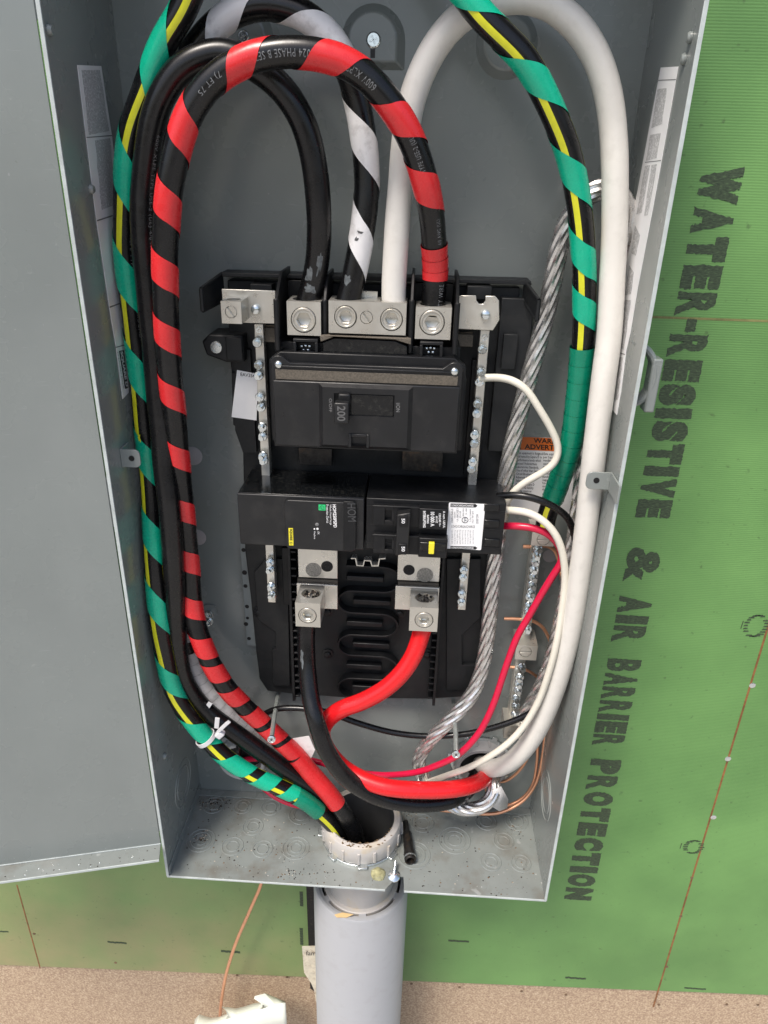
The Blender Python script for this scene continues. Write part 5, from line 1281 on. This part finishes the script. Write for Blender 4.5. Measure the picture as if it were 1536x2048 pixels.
# white-taped neutral cable (black) and its grey wrapped lower end
Pw, wt = cable('white_taped_cable', [(716,1690,-30),(690,1640,-36),(640,1575,-42),(590,1515,-34),(540,1480,-34),(486,1446,-42),(444,1412,-48),(408,1376,-50),(390,1340,-50),(378,1300,-48),(370,1260,-44),(360,1180,-36),(355,1080,-34),(352,1000,-38),(345,900,-42),(335,780,-45),(326,660,-48),(318,540,-48),(314,440,-48),(318,340,-48),(332,240,-47),(355,165,-46),(385,105,-46),(420,62,-46),(462,28,-46),(522,10,-46),(588,20,-46),(634,48,-46),(675,95,-46),(705,165,-46),(722,240,-46),(731,310,-46),(733,392,-47),(724,470,-48),(708,550,-49),(700,590,-49.5),(692,615,-50)], CR, 'jblack', 'black cable with spiral white tape, looping behind the red-taped one to the neutral block', 'cable', GC)
wm = [(712,480,26),(730,290,30),(655,58,32),(455,40,30),(352,175,28)]
marks = [(Pw.near(x, y), w) for x, y, w in wm]
mb = MB(); helix(mb, Pw, CR + .1, marks, hand=-1, ext=0.3); part(mb, 'white_tape', 'twhite', wt)
mb = MB(); x = Pw.near(600, 1522); xend = Pw.near(366, 1262); kk = 0
while x < xend - 1:
    x2 = min(x + 11, xend)
    if not (kk and abs(x - Pw.near(372, 1298)) < 7):
        tube(mb, Pw, lambda s_, a=x, b=x2: CR + 0.9 + 0.35 * ((s_ - a) / (b - a)), 20, x, x2, cap=False, wob=0)
    x = x2; kk += 1
part(mb, 'grey_tape', 'tgrey', wt, label='pale grey tape wrapped solid at the lower end')
mb = MB(); mb.add([U(580, 1478, -50), U(618, 1472, -52), U(630, 1500, -52), U(622, 1517, -50), U(598, 1503, -50)], [(0, 1, 2, 3, 4)]); 
o = part(mb, 'tape_flag', 'twhite', wt, smooth=False); sm = o.modifiers.new('thick', 'SOLIDIFY'); sm.thickness = 0.0004

# big white cable
Pq, qt = cable('white_cable', [(788,612,-50),(787,585,-50),(789,540,-50),(792,490,-50),(796,430,-50),(802,370,-50),(809,285,-50),(822,207,-50),(841,150,-50),(866,100,-50),(895,60,-50),(930,28,-50),(975,6,-50),(1037,-6,-50),(1095,6,-50),(1135,35,-50),(1165,66,-50),(1197,122,-50),(1218,195,-50),(1227,272,-50),(1230,354,-52),(1229,463,-54),(1225,544,-56),(1219,664,-62),(1207,759,-68),(1192,879,-72),(1181,975,-74),(1170,1070,-74),(1157,1166,-74),(1141,1262,-74),(1118,1352,-72),(1092,1424,-68),(1066,1474,-64),(1034,1513,-58),(1003,1533,-48),(978,1536,-34),(966,1530,-16),(962,1526,2)], 8.8, 'jwhite', 'thick white cable from the neutral block, arching at top right and down the right side', 'cable', GC)

# load cables: black and red
Pk, kt = cable('black_feed_cable', [(614,1240,-52),(612,1270,-54),(614,1330,-62),(620,1390,-74),(632,1440,-86),(652,1500,-90),(692,1555,-88),(750,1592,-82),(815,1607,-74),(870,1607,-66),(910,1598,-56),(935,1580,-40),(950,1560,-22),(956,1545,2)], 8.0, 'jblack', 'glossy black cable curving down from the left lower lug and across the bottom', 'cable', GC)
Ph, ht = cable('red_feed_cable', [(850,1240,-52),(844,1262,-54),(828,1309,-60),(803,1347,-64),(768,1379,-66),(722,1404,-66),(690,1415,-66),(662,1432,-66),(645,1456,-66),(646,1482,-66),(662,1510,-68),(692,1540,-74),(743,1566,-82),(798,1578,-84),(881,1580,-76),(930,1574,-64),(960,1563,-48),(972,1550,-28),(970,1536,2)], 8.0, 'jred', 'thick bright red cable from the right lower lug, folding back into the bushing', 'cable', GC, smooth=5)

def smear(P, par, r, px, py, th, ls, lt, m, name='smear', seed=0):
    x = P.near(px, py); mb = MB(); n = 26; ring_ = []
    for k in range(n):
        a = 2 * PI * k / n; q = 0.65 + 0.6 * noise.noise(Vector((math.cos(a) * 1.6, math.sin(a) * 1.6, seed)))
        ring_.append((x + ls * q * math.cos(a), th + lt * q * math.sin(a)))
    mb.add([P.point(x, th, r + .28)] + [P.point(x + (a - x) * .5, th + (b - th) * .5, r + .25) for a, b in ring_] + [P.point(a, b, r + .16) for a, b in ring_], [(0, 1 + k, 1 + (k + 1) % n) for k in range(n)] + [(1 + k, 1 + n + k, 1 + n + (k + 1) % n, 1 + (k + 1) % n) for k in range(n)])
    part(mb, name, m, par)
MT['paste'] = mat('grey_oxide_paste', (0.085, 0.095, 0.10), 0.4, var=0.5, vscale=300)
MT['soot'] = mat('dark_smudge', (0.07, 0.07, 0.07), 0.5, var=0.5, vscale=400)
smear(Pb, bt, CR, 622, 545, 0.35, 9, 0.45, 'paste', seed=1); smear(Pb, bt, CR, 634, 520, -0.35, 11, 0.3, 'paste', seed=2); smear(Pb, bt, CR, 616, 574, 0.1, 5, 0.6, 'paste', seed=3)
smear(Pk, kt, 8.0, 612, 1310, 0.35, 12, 0.35, 'paste', seed=4); smear(Pw, wt, CR, 698, 560, 0.4, 6, 0.4, 'paste', seed=5)
smear(Pw, wt, CR + .45, 712, 478, 0.3, 2.5, 0.18, 'soot', seed=6); smear(Pw, wt, CR + .45, 718, 466, 0.1, 1.5, 0.3, 'soot', seed=8)
smear(Pg, gt, 8.5, 285, 872, -0.2, 4, 0.22, 'yellow', 'tape_nick', seed=7)
# bare stranded aluminium conductors
def bare(name, pts, R, label, k=12, pitch=80):
    P = Path(pts, smooth=6); t = thing(name, P.P[0], label, 'bare wire', 'bare aluminium conductors')
    a, b = MB(), MB(); stranded(a, b, P, R, k, pitch); part(a, 'strands', 'strand', t); part(b, 'core', 'core', t); return P, t
bare('bare_aluminium_wire', [(1027,1462,-26),(1040,1440,-26),(1062,1410,-28),(1092,1350,-30),(1116,1270,-30),(1132,1190,-30),(1144,1110,-30),(1158,1010,-30),(1172,900,-32),(1194,790,-34),(1220,690,-34),(1246,590,-34),(1257,520,-34),(1259,465,-34),(1255,420,-34),(1240,388,-35),(1215,374,-36),(1185,384,-37),(1154,412,-36),(1131,452,-34),(1116,505,-31),(1106,560,-28),(1090,640,-26),(1068,720,-26),(1044,810,-26),(1024,890,-26),(1010,970,-26),(998,1050,-26),(990,1120,-26),(982,1200,-26),(974,1280,-26),(962,1345,-28),(940,1395,-34),(900,1440,-40),(860,1480,-42),(838,1515,-42),(842,1545,-42),(862,1575,-42),(890,1602,-44),(925,1618,-48),(962,1614,-50),(985,1592,-46),(988,1562,-36),(975,1545,-20),(968,1540,-4)], 7.0, 'bare stranded aluminium wire right of the black interior, curling at the bottom', 11, 170)

# thin branch wires
BG = 'thin branch wires'
def wire(name, pts, r, m, label, smooth=6, n=12):
    P = Path(pts, smooth=smooth); mb = MB(); tube(mb, P, r, n, wob=0.01); o = part(mb, name, m); tag(o, label, 'wire', BG); return P, o
wire('white_wire', [(958,756,-38),(985,755,-40),(1015,757,-46),(1050,776,-50),(1080,820,-52),(1106,865,-52),(1117,898,-52),(1108,928,-52),(1080,948,-50),(1045,968,-48),(1022,990,-46),(1008,1020,-44),(1004,1060,-42)], 2.9, 'jcream', 'thin white wire from the right terminal bar, bulging beside the green cable', n=14)
wire('black_wire', [(995,992,-52),(1020,990,-58),(1050,992,-62),(1085,1002,-64),(1115,1018,-62),(1138,1040,-58),(1152,1090,-52),(1152,1180,-50),(1138,1280,-48),(1112,1360,-46),(1080,1410,-46),(1048,1433,-46),(1001,1451,-46),(957,1463,-44),(913,1470,-42),(846,1472,-42),(780,1464,-42),(709,1444,-42),(654,1424,-42),(588,1416,-40),(543,1421,-38),(500,1450,-32),(478,1490,-22),(476,1515,-2)], 2.9, 'jblack', 'thin black wire from the two-pole breaker, running low across the box to the left')
wire('white_wire', [(995,1020,-52),(1030,1021,-60),(1060,1026,-66),(1090,1044,-70),(1113,1072,-72),(1126,1110,-72),(1130,1160,-72),(1124,1220,-74),(1112,1290,-78),(1096,1350,-78),(1078,1400,-76),(1052,1446,-74),(1019,1484,-74),(979,1513,-72),(935,1536,-66),(880,1556,-56),(850,1568,-46),(830,1590,-30)], 3.0, 'jcream', 'thin white wire from the two-pole breaker, hugging the thick white cable down the right')
wire('crimson_wire', [(995,1052,-52),(1030,1052,-60),(1068,1056,-64),(1100,1070,-66),(1120,1095,-66),(1124,1122,-66),(1106,1150,-66),(1082,1190,-66),(1057,1234,-66),(1033,1276,-68),(1009,1342,-72),(989,1403,-76),(965,1455,-80),(939,1489,-82),(913,1512,-80),(880,1528,-74),(835,1544,-66),(780,1550,-58),(740,1548,-50),(690,1540,-42),(620,1520,-30),(560,1515,-20),(500,1518,-14),(484,1520,-2)], 3.0, 'jcrim', 'thin crimson wire from the two-pole breaker, sweeping down to the bottom left')
wire('crimson_wire', [(486,1525,-4),(498,1545,-20),(521,1571,-40),(555,1597,-50),(600,1613,-54),(650,1612,-52),(690,1640,-46),(700,1680,-42)], 2.6, 'jcrim', 'short crimson wire sagging under the green-taped cable by the conduit')
CG = 'bare copper wires'
def copper(pts, r, label, smooth=5):
    P = Path(pts, smooth=smooth); mb = MB(); tube(mb, P, r, 10, wob=0.02); o = part(mb, 'copper_wire', 'copper'); tag(o, label, 'wire', CG); return o
copper([(1046,1093,-17),(1060,1094,-17),(1080,1092,-16),(1110,1100,-14),(1125,1180,-12),(1118,1300,-12),(1100,1400,-12),(1092,1449,-14),(1088,1491,-16),(1079,1546,-20),(1065,1579,-24),(1041,1606,-28),(1001,1625,-32),(968,1628,-34),(920,1624,-32),(875,1620,-30)], 1.7, 'bare copper wire curling lowest along the box bottom, from the upper ground bar')
copper([(1008,1237,-17),(1042,1238,-17),(1070,1243,-16),(1092,1264,-14),(1104,1310,-12),(1095,1400,-12),(1077,1480,-12),(1074,1524,-14),(1066,1568,-18),(1044,1597,-22),(1010,1612,-24),(980,1600,-16),(968,1560,-3)], 1.6, 'bare copper wire poking left through the middle of the upper ground bar')
copper([(1020,1334,-17),(1042,1336,-17),(1070,1350,-15),(1090,1380,-12),(1082,1440,-10),(1057,1513,-10),(1030,1550,-10),(1000,1565,-8),(975,1550,-2)], 1.5, 'bare copper wire through the lower ground bar, bending down into the bushing')
copper([(530,1735,-22),(521,1772,-20),(509,1800,-18),(495,1832,-16),(471,1888,-14),(453,1946,-12),(444,1995,-10),(440,2035,-9),(440,2080,-9)], 2.1, 'bare copper wire hanging below the box into a white plastic fitting')

# ================================================================== SMALL LOOSE THINGS
# standoff posts with screws
for pts, lab in (([(543, 1478, -93), (548, 1440, -60), (557, 1385, -2)], 'thin grey steel standoff with screw tip, left, poking through the red-taped cable'), ([(912, 1508, -93), (911, 1460, -55), (907, 1404, -2)], 'thin grey steel standoff with screw tip, right, in front of the bare stranded wire')):
    P = Path(pts, smooth=3); t = thing('standoff_post', P.P[-1], lab, 'standoff', 'standoff posts')
    mb = MB(); tube(mb, P, 2.3, 8); part(mb, 'post', 'box', t)
    e = P.P[0]; d = (P.P[0] - P.P[1]).normalized(); mb = MB(); mb.lathe([(3.6, -0.5), (3.6, 1.2), (2.6, 1.5), (2.2, 1.0), (0.5, 1.0)], e, d, 20, True, True); part(mb, 'post_screw', 'zinc', t)
    mb = MB(); mb.lathe([(1.1, 0.9), (1.1, 1.5), (.4, 1.7)], e, d, 10); part(mb, 'screw_core', 'core', t)
# flat bolts on the back panel beside the red cable
bt_ = thing('bonding_bolt', U(420, 1230, 0), 'hex bolt and washer on the box back just right of the red-taped cable', 'bolt')
for px, py, r in ((418, 1229, 4.4), (415, 1246, 3.6)):
    p = U(px, py, -4); mb = MB(); mb.lathe([(r + 1.2, 3), (r + 1.2, 1.6)], (p.x, -3, p.z), 'y', 20); mb.lathe([(r, 2), (r, -1.6), (r * .6, -1.8), (r * .5, -.4)], (p.x, -3.4, p.z), 'y', 6 if r > 4 else 16, False, True); part(mb, 'bolt_head', 'zinc', bt_, bevel=.2)
p = U(424, 1216, -.6); mb = MB(); mb.prism(rounded(p.x - 8, p.x + 5, p.z - 8, p.z + 4, 4), -1.6, -.2); part(mb, 'washer_plate', 'box', bt_)
# zip ties
z1 = thing('zip_tie', U(430, 1475, -84), 'white nylon zip tie binding the green-taped cable, its square head facing out', 'zip tie', 'zip ties')
s = Pg.near(412, 1474); mb = MB(); n_ = 28
for w_ in (0,):
    vs = []; fs = []
    for k in range(n_ + 1):
        a = 2 * PI * k / n_
        for dx in (-2, 2): vs.append(Pg.point(s + dx, a, 9.0)); 
        for dx in (-2, 2): vs.append(Pg.point(s + dx, a, 10.0))
    for k in range(n_):
        i = k * 4; fs += [(i, i + 4, i + 5, i + 1), (i + 2, i + 3, i + 7, i + 6), (i, i + 2, i + 6, i + 4), (i + 1, i + 5, i + 7, i + 3)]
    mb.add(vs, fs)
part(mb, 'strap', 'nylon', z1)
hp = U(440, 1468, -88); mb = MB(); q = Matrix.Rotation(0.7, 3, 'Y')
def obox(mb, c, hx, hy, hz, rot):
    vs = [Vector(c) + rot @ Vector((sx * hx, sy * hy, sz * hz)) for sz in (-1, 1) for sx, sy in ((-1, -1), (1, -1), (1, 1), (-1, 1))]
    mb.add(vs, [(0,3,2,1),(4,5,6,7),(0,1,5,4),(1,2,6,5),(2,3,7,6),(3,0,4,7)])
obox(mb, hp, 3.4, 3, 4.2, q); part(mb, 'head', 'nylon', z1, bevel=1.5)
mb = MB(); P = Path([(438, 1462, -90), (446, 1454, -94), (457, 1444, -97)], smooth=2); 
for p_, p2 in zip(P.P[:-1], P.P[1:]): obox(mb, (p_ + p2) / 2, 2.2, 0.6, 1.4, Matrix.Rotation(-0.75, 3, 'Y'))
part(mb, 'cut_tail', 'nylon', z1)
mb = MB(); c = U(434, 1446, -80); obox(mb, c, 2.0, 0.6, 6.0, Matrix.Rotation(0.15, 3, 'Y')); part(mb, 'strap', 'nylon', z1)
mb = MB(); c = U(412, 1418, -66); obox(mb, c, 2.1, 0.6, 9, Matrix.Rotation(0.55, 3, 'Y')); o = part(mb, 'zip_tie', 'nylon'); tag(o, 'loose flat end of a white zip tie over the grey tape wrap', 'zip tie', 'zip ties')
# white paper tag at the right bushing
mb = MB(); mb.add([U(986, 1580, -50), U(1002, 1572, -46), U(1016, 1598, -40), U(1014, 1616, -40), U(998, 1622, -44), U(980, 1610, -50)], [(0, 1, 2, 3, 4, 5)])
o = part(mb, 'tape_flag', 'twhite'); tag(o, 'crumpled white tape flag hanging from the lower right bushing', 'tape flag'); sm = o.modifiers.new('thick', 'SOLIDIFY'); sm.thickness = 0.0005
# black socket adapter lying on the floor of the box
p0, p1 = hit(811, 1643, 2, 5), hit(821, 1722, 2, 6)
d = (p1 - p0).normalized(); L = (p1 - p0).length
tl = thing('socket_adapter', p0, 'rusty black hex driver socket lying on the box bottom right of the connector', 'socket')
mb = MB(); mb.lathe([(3.2, 0), (3.4, L * .05), (3.4, L * .25), (4.2, L * .32)], p0, d, 6); part(mb, 'shank', 'tool', tl, bevel=.3)
mb = MB(); mb.lathe([(4.2, L * .3), (4.6, L * .45), (5.0, L * .5), (5.2, L * .75), (5.9, L * .8), (5.9, L * .98), (5.4, L), (4.2, L), (3.8, L * .93), (3.6, L * .8)], p0, d, 20, True, True); part(mb, 'socket', 'tool', tl, bevel=.2)
mb = MB(); mb.lathe([(6.0, L * .9), (6.1, L * .91), (6.1, L * .93), (6.0, L * .94)], p0, d, 20, False, False); part(mb, 'ring', 'zinc', tl)
# loose screw and its washer at the front lip
p = hit(788, 1750, 2, 1.5); sc_ = thing('loose_screw', p, 'bright zinc screw lying head down at the front lip of the box bottom', 'screw')
mb = MB(); mb.lathe([(6.2, 0), (6.0, 1.0), (3.0, 3.2), (1.6, 3.6)], (p.x, p.y, 0.2), Vector((0.05, -.3, 1)), 20); part(mb, 'head', 'zinc', sc_)
q1 = hit(791, 1722, 2, 9); mb = MB(); n2 = 12; a3 = Vector((p.x, p.y, 2.5)); b3 = Vector((q1.x, q1.y + 0, 9))
rod(mb, a3, b3, 1.6, 10, 1.2)
for k in range(6): c = a3.lerp(b3, (k + .5) / 6); mb.lathe([(1.5, -.4), (2.1, 0), (1.5, .4)], c, b3 - a3, 10, False, False)
part(mb, 'shank', 'zinc', sc_)
# blob of glue, wood chip, grit
p = hit(757, 1748, 2, .5); mb = MB(); vs = []
mb.lathe([(7.4, 0), (7.0, 1.2), (5.2, 2.8), (2.4, 3.6)], (p.x, p.y, 0.1), 'z', 14)
mb.v = [(x + noise.noise(Vector((x, y, z)) * .3) * 1.6, y + noise.noise(Vector((y, x, z)) * .3) * 1.6, z) for x, y, z in mb.v]
o = part(mb, 'glue_blob', 'glue'); tag(o, 'amber blob of dried glue on the box bottom below the locknut', 'glue blob')
p = Vector((cx_ - 14, cy_ - 47, zt + .6)); mb = MB(); mb.prism([(0, 0)] * 0 + [(p.x - 10, 0), (p.x - 2, 2.4), (p.x + 10, 1.4), (p.x + 3, -1.6), (p.x - 7, -2)], 0, 1)
mb.v = [(x, p.y + z * 1.3 + 1, p.z + y * .9) for x, y, z in mb.v]
o = part(mb, 'wood_chip', 'wood', bevel=.2); tag(o, 'pale wood sliver lying on the rim of the grey conduit', 'wood chip')
mb = MB(); mk = MB(); mf = MB(); ms = MB()
rnd = random.Random(3)
def crumb(mbx, x, y, r):
    n = 5; a0 = rnd.uniform(0, 6); h = r * rnd.uniform(.3, .8)
    ring = [(x + r * rnd.uniform(.6, 1.2) * math.cos(a0 + 2 * PI * k / n), y + r * rnd.uniform(.6, 1.2) * math.sin(a0 + 2 * PI * k / n), 0.12) for k in range(n)]
    mbx.add(ring + [(x + rnd.uniform(-.3, .3) * r, y, 0.12 + h)], [(k, (k + 1) % n, n) for k in range(n)] + [tuple(range(n))])
def ok(x, y): return 3 < x < W - 3 and -D + 1 < y < -3 and (x - cx_) ** 2 + (y - cy_) ** 2 > 48 ** 2 and not (x > nA.x - 4 and x < nC.x + 4 and y < nB.y)
for k in range(800):
    x, y = rnd.uniform(3, W - 3), -D * rnd.random() ** 0.8
    if not ok(x, y): continue
    crumb(rnd.choice((mb, mb, mk, mk, mf)), x, y, rnd.choice((.2, .25, .35, .5, .9)) )
for cxx, cyy, n_, sp_, rr in ((20, -18, 150, 9, .9), (18, -64, 60, 5, .9), (345, -30, 30, 8, .6), (118, -98, 26, 5, .7), (150, -95, 24, 14, .7), (60, -86, 16, 14, .8), (232, -20, 50, 14, .8), (98, -72, 14, 5, .6)):
    for k in range(n_):
        x, y = rnd.gauss(cxx, sp_), rnd.gauss(cyy, sp_ * .6)
        if ok(x, y): crumb(rnd.choice((mb, mk, mk, mf)) if rr > .5 else rnd.choice((mb, mk, mf)), x, y, rnd.uniform(.2, 1.0) * rr * 1.4)
for b_, m_, nm, lb_ in ((mb, 'mud', 'dirt', 'brown dirt crumbs scattered over the box bottom'), (mk, 'mudk', 'grit', 'dark grit scattered over the box bottom'), (mf, 'fleck', 'debris', 'pale flecks scattered over the box bottom')):
    o = part(b_, nm, m_, smooth=False); o['kind'] = 'stuff'; o['label'] = lb_; o['category'] = 'debris'
# water beads on the door flange
mb = MB(); o0 = Vector((-T - 1.2, -D, 0))
for k in range(90):
    u, d_ = rnd.uniform(4, 330), rnd.uniform(1.5, 16.5); p = o0 + dirv * u + nd * d_; r_ = rnd.choice((.2, .3, .4, .7))
    mb.lathe([(r_, 0), (r_ * .75, r_ * .4), (r_ * .2, r_ * .6)], (p.x, p.y, dz0 + 1.42), 'z', 7, False, True)
mk2 = MB()
for k in range(60):
    u, d_ = rnd.uniform(4, 330), rnd.uniform(1.5, 16.5); p = o0 + dirv * u + nd * d_; r_ = rnd.choice((.2, .3, .4, .7))
    mk2.lathe([(r_, 0), (r_ * .6, r_ * .3)], (p.x, p.y, dz0 + 1.42), 'z', 6, False, True)
o = part(mk2, 'grit', 'mudk'); o['kind'] = 'stuff'; o['label'] = 'dark grit on the lower flange of the open door'; o['category'] = 'grit'
o = part(mb, 'water_drops', 'zinc'); o['kind'] = 'stuff'; o['label'] = 'water beads along the lower flange of the open door'; o['category'] = 'water drops'
# torn paper between wall and conduit
Yp = -18
mb = MB(); mb.prism(wpoly([(604, 1893), (640, 1892), (642, 2010), (632, 2004), (628, 1980), (622, 1966), (608, 1945)], Yp), Yp, Yp + .6)
pp = part(mb, 'paper_tag', 'paper', smooth=False); tag(pp, 'torn stained paper tag tucked behind the left side of the conduit', 'paper tag')
pp2 = printed_px('handwriting', 'fam', 'ink', None, Yp - .3, (612, 1911), (632, 1911), (612, 1902))
pp2.parent = pp; pp2.matrix_parent_inverse = Matrix.Translation(-pp.location)
# white moulded fitting at the lower left
wf = thing('plastic_fitting', U(480, 2060, -30), 'white moulded plastic fitting with curved lip at the bottom of the picture', 'plastic fitting')
Yw = -40
Bp = [(390, 2040), (399, 2030), (410, 2034), (422, 2037), (438, 2035), (456, 2028), (461, 2025), (452, 2019), (444, 2014), (458, 2016), (472, 2018), (487, 2015), (508, 2008), (522, 2006), (531, 2001), (524, 1999), (509, 1997), (510, 1993), (530, 1988), (548, 1995), (569, 2004)]
Fp = [(389, 2056), (394, 2052), (406, 2051), (420, 2050), (434, 2046), (444, 2042), (452, 2039), (459, 2036), (466, 2034), (474, 2032), (482, 2030), (492, 2027), (504, 2023), (514, 2020), (522, 2018), (528, 2016), (534, 2014), (542, 2012), (550, 2010), (560, 2008), (570, 2007)]
F3 = [U(x, y, Yw) for x, y in Fp]; B3 = [U(x, y, Yw + 20) for x, y in Bp]; n = len(F3)
mb = MB(); mb.add(F3 + [Vector((p.x, p.y, p.z - 70)) for p in F3], [(i, i + 1, n + i + 1, n + i) for i in range(n - 1)])
o = part(mb, 'front_face', 'ivory', wf); sm = o.modifiers.new('thick', 'SOLIDIFY'); sm.thickness = 0.0018; sm.offset = 0
mb = MB(); mb.add(F3 + B3 + [Vector((p.x, p.y + 1.5, p.z - 2.5)) for p in B3], [(i, i + 1, n + i + 1, n + i) for i in range(n - 1)] + [(n + i, n + i + 1, 2 * n + i + 1, 2 * n + i) for i in range(n - 1)])
o = part(mb, 'curved_lip', 'ivory', wf); sm = o.modifiers.new('thick', 'SOLIDIFY'); sm.thickness = 0.0015; sm.offset = 0
e = F3[-1]; f = B3[-1]
mb = MB(); mb.add([e, f, Vector((f.x, f.y, f.z - 80)), Vector((e.x, e.y, e.z - 70))], [(0, 1, 2, 3)])
o = part(mb, 'side_face', 'ivory', wf); sm = o.modifiers.new('thick', 'SOLIDIFY'); sm.thickness = 0.0018; sm.offset = 0
# ground far below, out of sight: gives the warm light that the soil throws back
mb = MB(); mb.box(-8000, 8000, -12000, 400, -1512, -1501); g = part(mb, 'ground', 'concrete'); g['kind'] = 'structure'
